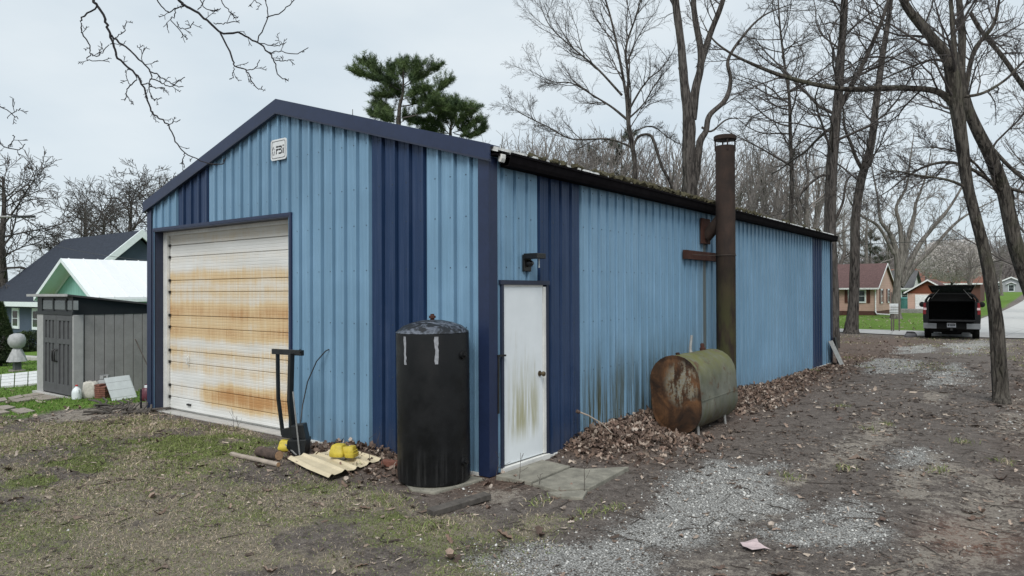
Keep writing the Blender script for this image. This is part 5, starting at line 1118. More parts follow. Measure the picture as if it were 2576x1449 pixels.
# T3 thin straight trunk, T4 and T2 by the far barn corner
t = 33.; b0 = base_at(1990, t)
tree('oak_tree', 'thin straight bare tree right of the chimney with level branches', b0, [([b0]+pxs([(1990, 560), (1992, 440), (1988, 330), (1985, 240), (1972, 150), (1960, 40), (1950, -150)], t), [pr_(24, t), pr_(18, t), pr_(17, t), pr_(15, t), pr_(13, t), pr_(10, t), pr_(7, t), .02], 4.2, 3.6, .3)], 'bark_grey', 'twig', 14, PP(max=3, ang=[1.25, .7, .7, .7, .6], up=[-.01, .03, .03, .02, .02], wob=[.12, .16, .2, .2, .2], k=[11, 11, 9, 4, 0], rmin=.0045), sides=14, ws=.58)
t = 24.5; b0 = base_at(2092, t)
tree('oak_tree', 'thick bare oak just behind the barn\'s far corner', b0, [
    ([b0]+pxs([(2092, 700), (2088, 560), (2092, 430), (2100, 330), (2110, 230), (2116, 130), (2124, 20), (2130, -120), (2140, -330)], t), [pr_(60, t), pr_(48, t), pr_(45, t), pr_(42, t), pr_(38, t), pr_(34, t), pr_(30, t), pr_(27, t), pr_(20, t), .03], 4.6, 3.0, .36),
    (pxs([(2112, 270), (2150, 200), (2185, 130), (2215, 60), (2238, -10), (2280, -140)], t), [pr_(24, t), pr_(19, t), pr_(17, t), pr_(14, t), pr_(12, t), .03], 2.8, 1.6, .15),
    (pxs([(2086, 440), (2060, 445), (2020, 480), (1985, 530), (1930, 545)], t), [pr_(12, t), pr_(10, t), pr_(7, t), pr_(5, t), .012], 1.4, 1.1, .2),
    (pxs([(2098, 560), (2120, 510), (2130, 455), (2160, 430)], t), [pr_(14, t), pr_(10, t), pr_(8, t), .02], 1.2, 1., .3),
], 'bark_grey', 'twig', 5, PP(max=3, ang=[1.15, .75, .7, .7, .6], up=[-.015, .03, .03, .02, .02], wob=[.13, .17, .2, .2, .2], k=[10, 9, 8, 4, 0], rmin=.0036), sides=22, ridges=.07, ws=.62)
t = 32.6; b0 = base_at(2141, t)
tree('oak_tree', 'tall grey tree flaring at its foot between barn and truck', b0, [
    ([b0]+pxs([(2142, 826), (2146, 780), (2150, 680), (2152, 560), (2163, 470), (2178, 410), (2192, 360), (2205, 250), (2222, 130), (2240, 10), (2260, -180)], t), [pr_(66, t), pr_(48, t), pr_(38, t), pr_(34, t), pr_(32, t), pr_(31, t), pr_(30, t), pr_(26, t), pr_(24, t), pr_(20, t), pr_(16, t), .03], 4.0, 2.2, .45),
    (pxs([(2172, 430), (2155, 400), (2140, 360), (2125, 320), (2120, 260)], t), [pr_(16, t), pr_(13, t), pr_(11, t), pr_(9, t), .03], 2.0, 1., .3),
], 'bark_grey', 'twig', 6, PP(max=3, ang=[1.1, .75, .7, .7, .6], up=[-.01, .03, .03, .02, .02], k=[11, 11, 9, 4, 0], rmin=.0042), sides=22, ridges=.06, ws=.68)
# T5 leaning near tree, T6 bending tree at the right edge
t = 12.3; b0 = gp(2518, 1012); b0[2] = float(gz(b0[0], b0[1]))-.06
tree('maple_tree', 'nearest leaning tree with furrowed grey bark standing right of the drive', b0, [
    ([b0]+pxs([(2517, 985), (2512, 900), (2502, 775), (2478, 640), (2437, 480), (2424, 390), (2412, 300), (2400, 220), (2385, 150), (2335, 85), (2290, 30), (2262, -20), (2200, -150)], t), [pr_(54, t), pr_(42, t), pr_(40, t), pr_(36, t), pr_(32, t), pr_(31, t), pr_(33, t), pr_(38, t), pr_(46, t), pr_(34, t), pr_(28, t), pr_(24, t), pr_(20, t), .02], 2.2, 1.2, .55),
    (pxs([(2402, 270), (2385, 248), (2350, 228), (2290, 222), (2220, 222), (2130, 224), (2040, 210), (1960, 188), (1890, 160), (1835, 132), (1790, 95), (1760, 40)], t), [pr_(24, t), pr_(22, t), pr_(18, t), pr_(17, t), pr_(17, t), pr_(15, t), pr_(13, t), pr_(12, t), pr_(9, t), pr_(7, t), pr_(5, t), .006], 1.1, 1.6, .12),
    (pxs([(2398, 190), (2400, 120), (2394, 40), (2392, -60), (2400, -200)], t), [pr_(22, t), pr_(15, t), pr_(12, t), pr_(9, t), .015], 1.2, 1., .2),
    (pxs([(2392, 160), (2350, 150), (2300, 165), (2220, 200), (2170, 230)], t), [pr_(10, t), pr_(7, t), pr_(6, t), pr_(4, t), .006], .8, 1.2, .2),
    (pxs([(2428, 470), (2380, 452), (2300, 440), (2240, 430), (2180, 450)], t), [pr_(9, t), pr_(7, t), pr_(6, t), pr_(4, t), .005], .8, 1.2, .2),
    (pxs([(2405, 245), (2470, 235), (2530, 200), (2580, 150), (2640, 110)], t), [pr_(10, t), pr_(8, t), pr_(7, t), pr_(6, t), .01], .9, 1.2, .2),
], 'bark_brown', 'twig', 21, PP(max=3, n=[9, 7, 5, 4, 3], rmin=.003, k=[9, 9, 7, 4, 0], len=[.6, .5, .5, .5, .5]), sides=36, ridges=.12, ws=.80)
t = 14.5; b0 = base_at(2700, t)
tree('maple_tree', 'smooth mossy tree bending in from the right edge behind the leaning one', b0, [
    ([b0]+pxs([(2640, 850), (2590, 720), (2556, 620), (2538, 540), (2522, 470), (2490, 390), (2455, 320), (2432, 262), (2418, 190), (2420, 90), (2410, -30), (2400, -200)], t), [pr_(62, t), pr_(54, t), pr_(50, t), pr_(47, t), pr_(45, t), pr_(43, t), pr_(40, t), pr_(38, t), pr_(34, t), pr_(28, t), pr_(24, t), pr_(18, t), .02], 2.4, 1.4, .5),
    (pxs([(2514, 478), (2470, 440), (2420, 416), (2380, 408), (2330, 418), (2280, 445), (2235, 480), (2200, 500)], t), [pr_(15, t), pr_(12, t), pr_(11, t), pr_(10, t), pr_(8, t), pr_(6, t), pr_(4, t), .006], 1.1, 1.4, .2),
    (pxs([(2525, 470), (2580, 485), (2640, 500), (2700, 490)], t), [pr_(12, t), pr_(10, t), pr_(8, t), .02], 1.2, 1.4, .1),
    (pxs([(2535, 530), (2500, 470), (2440, 400), (2380, 375), (2320, 370)], t), [pr_(12, t), pr_(9, t), pr_(7, t), pr_(5, t), .008], 1.0, 1.3, .2),
    (pxs([(2425, 250), (2450, 130), (2500, 60), (2520, -40)], t), [pr_(18, t), pr_(14, t), pr_(11, t), .02], 1.4, 1.3, .2),
    (pxs([(2470, 345), (2540, 420), (2600, 470)], t+1.5), [pr_(14, t), pr_(14, t), pr_(12, t)], 1.2, 1., .2),
    (pxs([(2440, 30), (2470, 80), (2520, 140), (2576, 220), (2640, 300)], t+2), [pr_(14, t), pr_(16, t), pr_(17, t), pr_(18, t), pr_(20, t)], 1.6, 1.6, .1),
], 'bark_brown', 'twig', 22, PP(max=3, n=[9, 7, 5, 4, 3], rmin=.003, k=[9, 9, 7, 4, 0]), sides=32, ridges=.05, ws=.72)
# T7 many-stemmed maple by the pink house
t = 50.; b0 = base_at(2254, t); R5 = [pr_(26, t), pr_(20, t), pr_(15, t), pr_(11, t), pr_(7, t), .03]
tree('silver_maple', 'pale broad maple with many rising stems in front of the pink house', b0, [
    ([b0]+pxs([(2254, 780), (2256, 730), (2260, 690), (2256, 640), (2240, 590), (2215, 555), (2208, 500), (2190, 400)], t), [pr_(52, t), pr_(38, t), pr_(32, t), pr_(32, t), pr_(24, t), pr_(18, t), pr_(12, t), pr_(9, t), .03], 2.6, 1.2, .5),
    (pxs([(2260, 700), (2268, 620), (2262, 560), (2255, 520), (2280, 470), (2290, 400), (2300, 330)], t), [pr_(26, t), pr_(20, t), pr_(16, t), pr_(13, t), pr_(9, t), pr_(7, t), .03], 2.6, 1.3, .35),
    (pxs([(2262, 690), (2285, 600), (2300, 540), (2305, 510), (2330, 440), (2345, 360)], t), R5, 2.6, 1.3, .35),
    (pxs([(2265, 710), (2310, 620), (2345, 575), (2390, 520), (2430, 450), (2460, 380)], t), R5, 2.6, 1.3, .3),
    (pxs([(2265, 720), (2300, 670), (2350, 620), (2400, 565), (2450, 530), (2510, 500)], t), R5, 2.4, 1.3, .3),
    (pxs([(2250, 640), (2210, 570), (2170, 545), (2140, 510), (2120, 460)], t), [pr_(15, t), pr_(12, t), pr_(9, t), pr_(6, t), .03], 2.2, 1.2, .3),
], 'bark_pale', 'twig_pale', 31, PP(max=3, rmin=.009, up=[.05, .05, .04, .03, .02], k=[9, 9, 7, 4, 0]), sides=18, ridges=.08, ws=.58)

# free-growing bare trees: a few built once, then copied
def bare_proto(name, h, seed, bark, tw, P, spread=.5, lean=.0):
    R = random.Random(seed); pts = [np.array([0, 0, -.3])]
    for i in range(1, 6): pts.append(np.array([R.gauss(0, .012*h)+lean*h*i/6, R.gauss(0, .012*h), h*.72*i/5]))
    r = h*.018; st = [(pts, [r*1.35, r, r*.85, r*.7, r*.5, r*.2], h*.42, 1.8, .28)]
    return tree(name, 'x', (0, 0, 0), st, bark, tw, seed, P, sides=10, ridges=.05)
PA = PP(max=3, rmin=.008, n=[7, 6, 5, 3, 3], k=[8, 8, 7, 6, 0], up=[.05, .05, .04, .02, 0], wob=[.13, .17, .2, .2, .2], ang=[.85, .75, .7, .6, .6])
PO = PP(max=3, rmin=.014, n=[7, 6, 5, 3, 3], k=[12, 10, 9, 6, 0], up=[.03, .03, .03, .02, 0], wob=[.2, .22, .24, .25, .2], ang=[1.0, .85, .8, .7, .6], len=[.62, .55, .5, .5, .5])
PS = PP(max=2, rmin=.007, n=[6, 5, 4, 3, 3], k=[16, 9, 0, 0, 0], up=[.10, .08, .04, .02, 0], wob=[.07, .1, .12, .2, .2], ang=[.5, .5, .5, .6, .6], len=[.5, .5, .5, .5, .5])
protoA = bare_proto('bare_tree', 14, 41, 'bark_pale', 'twig_mid', PA); protoB = bare_proto('oak_tree', 13, 42, 'bark_grey', 'twig', PO); protoC = bare_proto('sapling', 9, 43, 'bark_pale', 'twig_pale', PS); protoD = bare_proto('bare_tree', 12, 44, 'bark_pale', 'twig_pale', PA)
used = set(); seen = {}
def plant(proto, px, t, hpx, label, group=None, rz=None, ph=14.0):
    """hpx: pixel height of the crown's top; the size follows from distance"""
    o = proto if id(proto) not in used else copy_tree(proto); used.add(id(proto)); b = base_at(px, t); top = float(dp(px, hpx, t)[2]); s = (top-b[2])/ph
    o.location = b; o.scale = (s, s, s); o.rotation_euler = (0, 0, random.uniform(0, 6.28) if rz is None else rz)
    if label in seen: label = ('farther ' if t > seen[label] else 'nearer ')+label
    seen[label] = t; tag(o, label, 'tree', group); return o
G1 = 'bare trees behind the barn'; G2 = 'oaks beyond the navy house'
plant(protoB, 8, 46, 350, 'big dark oak at the left edge behind the navy house', G2, 1.0, 11.4)
plant(protoB, 262, 64, 478, 'oak above the middle of the navy house roof', G2, 4.0, 11.4)
plant(protoB, 395, 50, 440, 'oak half hidden by the barn\'s left roof end', G2, 2.2, 11.4)
plant(protoB, 330, 58, 425, 'broad oak whose crown shows above the navy house roof ridge', G2, 5.2, 11.4)
plant(protoB, 215, 70, 470, 'lower oak between the left-edge oak and the roof ridge', G2, .3, 11.4)
plant(protoA, 120, 85, 560, 'distant small tree low between the left-edge oak and navy roof', G2, None, 14.5)
plant(protoA, 430, 62, 370, 'tree whose twigs poke above the barn\'s left roof slope', G2, None, 14.5)
plant(protoA, 590, 55, 310, 'faint twigs just above the middle of the barn\'s left slope', G2, None, 14.5)
KIND = {id(protoA): 'dark spreading bare tree ', id(protoC): 'slim upright sapling ', id(protoD): 'pale spreading bare tree '}
ZONE = [(1262, 'just right of the lower pine'), (1320, 'where the thicket begins above the roof'), (1395, 'at the left of the thicket above the mossy gutter'), (1465, 'under the fan-shaped tree\'s longest left limb'), (1530, 'behind the fan-shaped tree\'s left limbs'), (1585, 'right behind the fan-shaped tree\'s trunk'), (1650, 'between the fan-shaped and the big forked tree'), (1700, 'just left of the big forked trunk'), (1760, 'behind the big forked trunk'), (1835, 'just left of the chimney top'), (1875, 'right behind the chimney'), (1920, 'just right of the chimney'), (1975, 'left of the thin straight tree'), (2020, 'behind the thin straight tree'), (2050, 'right of the thin straight tree'), (2400, 'beside the barn-corner oak')]
for px, t, h, pr0, ph in ((1330, 44, 265, protoD, 12.5), (1420, 40, 235, protoD, 12.5), (1490, 46, 225, protoA, 14.5), (1540, 50, 250, protoD, 12.5), (1640, 44, 250, protoA, 14.5), (1255, 50, 300, protoC, 8.6), (1290, 47, 290, protoC, 8.6), (1225, 52, 310, protoC, 8.6), (1380, 50, 280, protoC, 8.6), (1690, 42, 270, protoC, 8.6), (1455, 52, 290, protoC, 8.6), (1600, 52, 270, protoC, 8.6), (1780, 46, 330, protoC, 8.6), (1815, 44, 310, protoC, 8.6), (1850, 42, 260, protoD, 12.5), (1890, 50, 300, protoC, 8.6), (1930, 44, 240, protoA, 14.5), (1960, 52, 300, protoC, 8.6), (2030, 46, 230, protoD, 12.5), (2060, 52, 320, protoC, 8.6), (1905, 38, 330, protoC, 8.6), (2010, 40, 330, protoC, 8.6), (1745, 52, 320, protoC, 8.6), (1350, 48, 270, protoC, 8.6), (1400, 54, 250, protoA, 14.5), (1480, 44, 250, protoD, 12.5), (1520, 48, 270, protoC, 8.6), (1570, 46, 240, protoD, 12.5), (1310, 55, 300, protoA, 14.5), (1660, 50, 260, protoD, 12.5), (1720, 48, 280, protoA, 14.5), (1860, 54, 280, protoA, 14.5), (1980, 56, 280, protoD, 12.5)):
    plant(pr0, px, t, h+28, KIND[id(pr0)]+next(w for lim, w in ZONE if px < lim), G1, None, ph)
LCS = iter(['dark bare tree rising behind the pink house\'s left roof end', 'pale bare tree behind the middle of the pink house roof', 'dark bare tree right behind the pale broad maple', 'pale bare tree behind the garage roof', 'dark bare tree behind the blossoming tree\'s left side', 'pale bare tree behind the blossoming tree\'s right side', 'distant dark tree between the maple and the blossoming tree', 'distant dark tree left of the far grey house', 'pale bare tree at the right edge above the side road', 'distant dark tree over the pink house roof ridge', 'gnarled dark oak far behind the truck', 'slim pale sapling just right of the truck\'s raised lid'])
for px, t, h, pr0, ph in ((2120, 66, 420, protoA, 14.5), (2180, 72, 440, protoD, 12.5), (2235, 80, 470, protoA, 14.5), (2330, 82, 500, protoD, 12.5), (2400, 95, 540, protoA, 14.5), (2460, 110, 560, protoD, 12.5), (2280, 95, 500, protoA, 14.5), (2520, 120, 560, protoA, 14.5), (2600, 90, 500, protoD, 12.5), (2150, 90, 470, protoA, 14.5), (2370, 120, 560, protoB, 13.5), (2440, 70, 610, protoC, 8.6)):
    plant(pr0, px, t, h, next(LCS), 'trees behind the pink house', None, ph)
LDS = iter(['dark bare tree beyond the bending one at the right edge', 'pale bare tree highest at the right picture edge', 'pale bare tree standing right of the side road', 'pale slim tree on the lawn right of the side road'])
for px, t, h, pr0, ph in ((2640, 30, 60, protoA, 14.5), (2760, 26, 40, protoD, 12.5), (2690, 45, 250, protoD, 12.5), (2620, 60, 350, protoD, 12.5)):
    plant(pr0, px, t, h, next(LDS), 'trees at the right edge', None, ph)

# overhanging branches of a tree whose trunk stands left of the picture
t = 8.2
def z5(x, y, d=t): return dp(151+.2894*x, .2894*y, d)
trunk = np.array([-3.6, -7.6, -.05]); limb0 = z5(1000, -520, 7.6); ot_ = Tree(77)
tw = thing('overhanging_tree', 'tree left of the picture, its dark twiggy branches hanging in from above', 'tree', trunk)
tp = crom([trunk, trunk+np.array([.1, .1, 3]), trunk+np.array([.3, .4, 6.5]), trunk+np.array([.2, .6, 9.5]), trunk+np.array([.5, .5, 13])], 30); stem_mesh('trunk', tp, np.interp(np.linspace(0, 1, 30), [0, .1, 1], [.30, .22, .04]), 'bark_brown', tw, trunk, 20, .07, 5)
la = crom([trunk+np.array([.3, .4, 6.5]), trunk+np.array([1.2, 1.6, 7.6]), z5(300, -500, 7.8), limb0, z5(1500, -450, 7.9), z5(2300, -500, 8.2)], 40); stem_mesh('limb', la, np.linspace(.09, .02, 40), 'bark_brown', tw, trunk, 12, .06, 6)
BRN = [(.019, [(120, -520), (230, -200), (290, 0), (330, 60), (400, 180), (430, 290), (470, 400), (505, 510), (640, 620), (715, 735), (750, 830), (790, 960), (850, 1020), (940, 1090), (1010, 1240), (1090, 1330), (1250, 1410), (1400, 1430), (1440, 1380)]),
       (.010, [(330, 60), (200, 140), (185, 220), (195, 300), (260, 390), (265, 465), (315, 490), (360, 460), (430, 385)]), (.006, [(265, 465), (240, 525), (360, 525), (430, 540)]), (.006, [(430, 385), (500, 320), (560, 260), (575, 175)]),
       (.013, [(440, 300), (560, 400), (720, 540), (790, 625), (880, 665), (985, 740), (1080, 765)]), (.008, [(790, 625), (785, 690), (780, 790), (815, 865), (890, 850)]), (.008, [(785, 690), (865, 705), (920, 745), (985, 740), (1090, 665)]), (.007, [(715, 735), (780, 730), (830, 765), (900, 760), (935, 800)]),
       (.008, [(640, 620), (655, 700), (590, 770), (580, 840), (640, 900)]), (.005, [(625, 745), (580, 680), (570, 615)]), (.006, [(1090, 1330), (1065, 1390), (1080, 1450)]), (.005, [(940, 1090), (985, 1068), (1045, 1045)]), (.005, [(720, 540), (710, 450), (670, 400)]),
       (.020, [(820, -500), (920, -200), (1030, 0), (1100, 55), (1250, 150), (1400, 280), (1560, 290), (1700, 365), (1820, 460), (1870, 550), (1890, 640), (1985, 700)]), (.011, [(1400, 280), (1500, 510), (1520, 575), (1615, 610), (1660, 690), (1720, 775), (1760, 755)]), (.006, [(1520, 575), (1500, 640), (1505, 675)]), (.006, [(1615, 610), (1700, 590), (1735, 515)]),
       (.008, [(1715, 360), (1800, 155), (1785, 0), (1760, -300)]), (.007, [(1800, 155), (1920, 100), (2040, 0), (2080, -80)]), (.006, [(1700, 365), (1880, 400), (1950, 375)]), (.006, [(1820, 460), (1900, 450), (2060, 465), (2160, 410)]), (.006, [(1870, 520), (1950, 530), (2030, 520)]),
       (.009, [(700, -300), (850, 0), (945, 115), (1000, 70), (1100, 55)]), (.007, [(1000, 80), (990, 150), (965, 165), (1090, 320), (1110, 345)]), (.006, [(1010, 190), (1050, 250), (1130, 235), (1160, 185)]), (.007, [(1150, -250), (1210, 0), (1320, 100), (1400, 70)]), (.006, [(1200, 90), (1250, 10), (1280, -60)]), (.007, [(1330, -200), (1400, 0), (1470, 90), (1520, 150), (1555, 150)]), (.006, [(1330, 200), (1420, 210), (1500, 185), (1560, 200)]), (.006, [(1600, -200), (1690, 0), (1750, 40)])]
cv = lambda x, y: ((.3008*x-151)/.2894, (234.8+.3008*y)/.2894)
BRN += [(.009, [(-900, -200), (-700, 500), cv(-60, 80), cv(0, 110), cv(100, 170), cv(150, 215)]), (.005, [cv(100, 170), cv(140, 150), cv(170, 130)]), (.009, [(-700, 500), (-650, 900), cv(0, 410), cv(140, 470), cv(215, 430)]), (.006, [cv(70, 450), cv(120, 370), cv(100, 350)])]
PT = PP(n=[4, 3, 3, 3, 3], k=[5, 3, 0, 0, 0], ang=[.9, .8, .7, .7, .7], len=[.5, .5, .5, .5, .5], rmin=.0034, max=2, wob=[.2, .25, .2, .2, .2], up=[.08, .1, 0, 0, 0])
for r_, L_ in BRN:
    n = 4*len(L_); dd = 0.25*random.uniform(-1, 1); c = crom([z5(x, y, t) for x, y in L_], n); rad = np.linspace(r_*.95, max(.0045, r_*.26), n)
    c = c+np.random.default_rng(int(r_*1e4)+n).normal(0, .006, c.shape); ot_.put(6, [tuple(p) for p in c], list(rad)); ot_.kids([tuple(p) for p in c], list(rad), .3, 0, PT, .3, len(L_)/9., .16)
ot_.mesh('crown', 'twig_dark', tw, trunk)

# ------------------------------------------------------------------ pines
def mat_leaf(name, a, b):
    k = NT(name, .7, 0, .3); k.col(k.mix(k.rng(k.noise(k.pos(), .9, 4, .6), .3, .7), a, b)); M[name] = k.m
mat_leaf('needles', (.030, .056, .024), (.115, .165, .058)); mat_leaf('needles_dark', (.020, .028, .016), (.055, .07, .038)); mat_leaf('arborvitae', (.012, .022, .010), (.05, .075, .022)); mat_leaf('blossom', (.34, .31, .29), (.58, .54, .52))
def leaf_tris(cen, dirs, ln, wd, rng):
    """one thin triangle per leaf or needle"""
    n = len(cen); q = rng.normal(size=(n, 3)); s = np.cross(dirs, q); s /= np.linalg.norm(s, axis=1, keepdims=True)+1e-9
    V = np.stack([cen-s*wd[:, None]/2, cen+s*wd[:, None]/2, cen+dirs*ln[:, None]], 1).reshape(-1, 3); return V, np.arange(3*n).reshape(-1, 3)
def pine(name, label, base, trunkpts, trad, limbs, mat, seed, sub=1.25, per=48, needle=.28, nn=20, group=None):
    th = thing(name, label, 'tree', base, 0, group); rng = np.random.default_rng(seed); R = random.Random(seed)
    tp = crom(trunkpts, 24); stem_mesh('trunk', tp, np.interp(np.linspace(0, 1, 24), np.linspace(0, 1, len(trad)), trad), 'bark_brown', th, base, 12, .05, seed); T = Tree(seed); Cn = []; Dn = []
    for L_ in limbs:
        c = crom(L_, 14); ll = float(np.linalg.norm(np.diff(c, axis=0), axis=1).sum()); T.put(5, [tuple(p) for p in c], list(np.linspace(.02+.008*ll, .012, 14)))
        for k in range(int(per*max(.6, ll/3))):
            x = R.uniform(.18, 1)*13; i = min(int(x), 12); p = c[i]+(c[i+1]-c[i])*(x-i); d = c[i+1]-c[i]; d = d/np.linalg.norm(d); q = rng.normal(size=3); q[2] = abs(q[2])*.5+.1; d2 = d*.7+q/np.linalg.norm(q)*.9; d2 /= np.linalg.norm(d2); l = sub*R.uniform(.35, 1)*(1-.35*x/13)
            pts = [p+d2*l*f+np.array([0, 0, .14*l*f*f]) for f in (0, .33, .66, 1)]; T.put(3, [tuple(z) for z in pts], [.015, .012, .009, .006])
            for f in np.linspace(.25, 1, 6):
                o = p+d2*l*f+np.array([0, 0, .14*l*f*f]); dd = rng.normal(size=(nn, 3)); dd[:, 2] += .55; dd += d2*.7; dd /= np.linalg.norm(dd, axis=1, keepdims=True); Cn.append(o+rng.normal(size=(nn, 3))*.07); Dn.append(dd)
    T.mesh('branches', 'twig', th, base); Cn = np.concatenate(Cn); Dn = np.concatenate(Dn); n = len(Cn)
    V, F = leaf_tris(Cn-base, Dn, rng.uniform(.6, 1.1, n)*needle, rng.uniform(.6, 1.2, n)*needle*.12, rng); raw_mesh('crown', V, F, mat, th); return th
def zp(x, y, d): return dp(838.6+.1852*x, 134.2+.1852*y, d)
t = 48.; b0 = base_at(1004, t)
LM = [[(900, 500), (700, 400), (520, 340), (330, 275)], [(880, 480), (700, 350), (560, 230), (410, 140)], [(950, 450), (800, 300), (770, 215)], [(960, 450), (1100, 380), (1300, 260), (1385, 215)], [(960, 430), (1100, 300), (1155, 165)], [(950, 400), (945, 260), (945, 170)], [(920, 720), (1100, 690), (1300, 600), (1450, 480), (1560, 385)], [(940, 880), (1150, 830), (1300, 720), (1500, 720), (1700, 760), (1930, 745)], [(900, 760), (760, 780), (640, 730), (600, 730)], [(900, 850), (700, 860), (520, 850)], [(870, 600), (750, 590), (600, 590)], [(930, 640), (1080, 560), (1250, 490)], [(900, 660), (880, 560), (820, 520)], [(900, 950), (1000, 900), (1150, 960)], [(890, 930), (780, 930), (690, 880)]]
pine('white_pine', 'tall green pine rising above the barn\'s right roof slope', b0, [b0]+[zp(x, y, t) for x, y in ((885, 1100), (890, 950), (900, 720), (945, 540), (950, 300), (950, 190))], [.30, .17, .15, .12, .09, .05, .02], [[zp(x, y, t+R0) for x, y in L_] for L_, R0 in zip(LM, [0, .5, -.6, .4, -.3, .3, .2, -.5, .6, -.4, .2, -.8, .7, .9, -.9])], 'needles', 51)
b0 = base_at(1133, 49.5); LM2 = [[(1600, 1050), (1700, 920), (1920, 790)], [(1620, 1080), (1800, 1020), (1990, 910)], [(1640, 1090), (1850, 1130), (2040, 1020)], [(1590, 1050), (1480, 850), (1340, 800)], [(1560, 1080), (1400, 950), (1200, 960)], [(1600, 1020), (1620, 850), (1700, 720)], [(1590, 1000), (1500, 800), (1480, 690)], [(1590, 1090), (1400, 1080), (1250, 1050)], [(1600, 960), (1600, 820), (1580, 740)]]
pine('white_pine', 'lower green pine hugging the roof slope just right of the tall pine', b0, [b0]+[zp(x, y, 49.5) for x, y in ((1590, 1400), (1590, 1080), (1600, 950), (1600, 800))], [.2, .13, .1, .06, .02], [[zp(x, y, 49.5+R0) for x, y in L_] for L_, R0 in zip(LM2, [0, .5, -.6, .4, -.3, .6, -.5, .2, 0])], 'needles', 52)
def auto_pine(px, t, top, label, mat, seed, sp=2.2, k=26):
    b = base_at(px, t); R = random.Random(seed); h = float(dp(px, top, t)[2])-b[2]; L_ = []
    for i in range(k):
        z = h*(.3+.68*i/k); a = R.uniform(0, 6.28); l = sp*(1.1-.75*i/k)*R.uniform(.7, 1.2); L_.append([b+np.array([0, 0, z]), b+np.array([math.cos(a)*l*.5, math.sin(a)*l*.5, z+.05*l]), b+np.array([math.cos(a)*l, math.sin(a)*l, z+.28*l])])
    pine('pine_tree', label, b, [b, b+np.array([0, 0, h*.5]), b+np.array([0, 0, h])], [.22, .15, .03], L_, mat, seed, .9, 9, .38, 14)
auto_pine(1565, 56, 325, 'dark pine half hidden behind the fan-shaped tree', 'needles_dark', 61, 3.0, 30); auto_pine(1480, 60, 372, 'smaller dark pine left of the fan-shaped tree\'s trunk', 'needles_dark', 62, 2.4, 22)
auto_pine(888, 70, 274, 'pine tip peeking over the roof left of the tall pine', 'needles', 63, 1.6, 14); auto_pine(2190, 95, 580, 'dark pine behind the pink house roof', 'needles_dark', 64, 3.0, 22)
# blossom tree, arborvitae, shrub
def leafy(name, label, base, cen, rad, n, mat, ln, wd, seed, cat='tree', stem=None, shape=None, group=None):
    rng = np.random.default_rng(seed); th = thing(name, label, cat, base, 0, group); P = rng.normal(size=(n, 3)); P /= np.linalg.norm(P, axis=1, keepdims=True); P *= rng.uniform(.35, 1, (n, 1))**.5
    if shape == 'cone': P[:, 2] = rng.uniform(-1, 1, n); w = np.clip(1.05-.5*(P[:, 2]+1), .08, 1)*np.clip((P[:, 2]+1.1)*4, 0, 1); a = rng.uniform(0, 6.283, n); rr = rng.uniform(.6, 1, n); P[:, 0] = np.cos(a)*w*rr; P[:, 1] = np.sin(a)*w*rr
    C_ = np.array(cen)-base+P*np.array(rad); lum = vnoise(C_[:, 0]/max(rad)*6+50, C_[:, 2]/max(rad)*6+C_[:, 1]/max(rad)*4+50, seed); kp = lum > (.33 if shape != 'cone' else .0); C_ = C_[kp]; P = P[kp]; m_ = len(C_)
    D_ = P+rng.normal(size=(m_, 3))*.7; D_ /= np.linalg.norm(D_, axis=1, keepdims=True); V, F = leaf_tris(C_, D_, rng.uniform(.6, 1.2, m_)*ln, rng.uniform(.6, 1.2, m_)*wd, rng); raw_mesh('crown', V, F, mat, th)
    T = Tree(seed); T.grow((0, 0, -.1), (0, 0, 1), (cen[2]-base[2])*1.1, stem or .1, 0, PP(max=3, k=[9, 6, 4, 0, 0], rmin=.01, len=[.7, .6, .5, .5, .5])); T.mesh('trunk', 'bark_grey', th, (0, 0, 0)); return th
t = 74.; b0 = base_at(2395, t); leafy('blossom_tree', 'pale blossoming tree behind the truck and garage', b0, dp(2398, 655, t), (3.6, 3.6, 2.3), 20000, 'blossom', .14, .13, 71, stem=.16)
t = 24.; b0 = base_at(2, t); leafy('arborvitae', 'dark green clipped evergreen at the left edge by the patio', b0, np.array([b0[0], b0[1], .62]), (.60, .60, 1.0), 16000, 'arborvitae', .10, .035, 72, 'shrub', .05, 'cone')
b0 = base_at(78, 34.5); leafy('garden_shrub', 'low dark green shrub under the navy house window', b0, np.array([b0[0], b0[1], b0[2]+.45]), (.9, .9, .6), 7000, 'arborvitae', .14, .05, 73, 'shrub', .05)
# far wooded hill
rng = np.random.default_rng(5); FW = Tree(99); PF = PP(max=1, n=[4, 3, 3, 3, 3], k=[9, 0, 0, 0, 0], rmin=.03, len=[.45, .5, .5, .5, .5], up=[.06, .04, 0, 0, 0])
for i in range(900):
    y = rng.uniform(212, 330); x = rng.uniform(-60, 110); z = float(g0(x, y)); h = rng.uniform(9, 15); FW.grow((x, y, z-.3), nrm((rng.normal()*.05, rng.normal()*.05, 1)), h*.75, .16, 0, PF)
    for j in range(2): FW.grow((x, y, z+h*.3), nrm((rng.normal()*.5, rng.normal()*.5, 1)), h*.6, .09, 0, PF)
plain('far_wood', (.135, .12, .115), .95, var=.2, scale=.05); fw = FW.mesh('far_wood', 'far_wood', None, (0, 0, 0)); tag(fw, 'grey leafless wood covering the far hill at the road\'s end', 'woodland', kind='stuff')

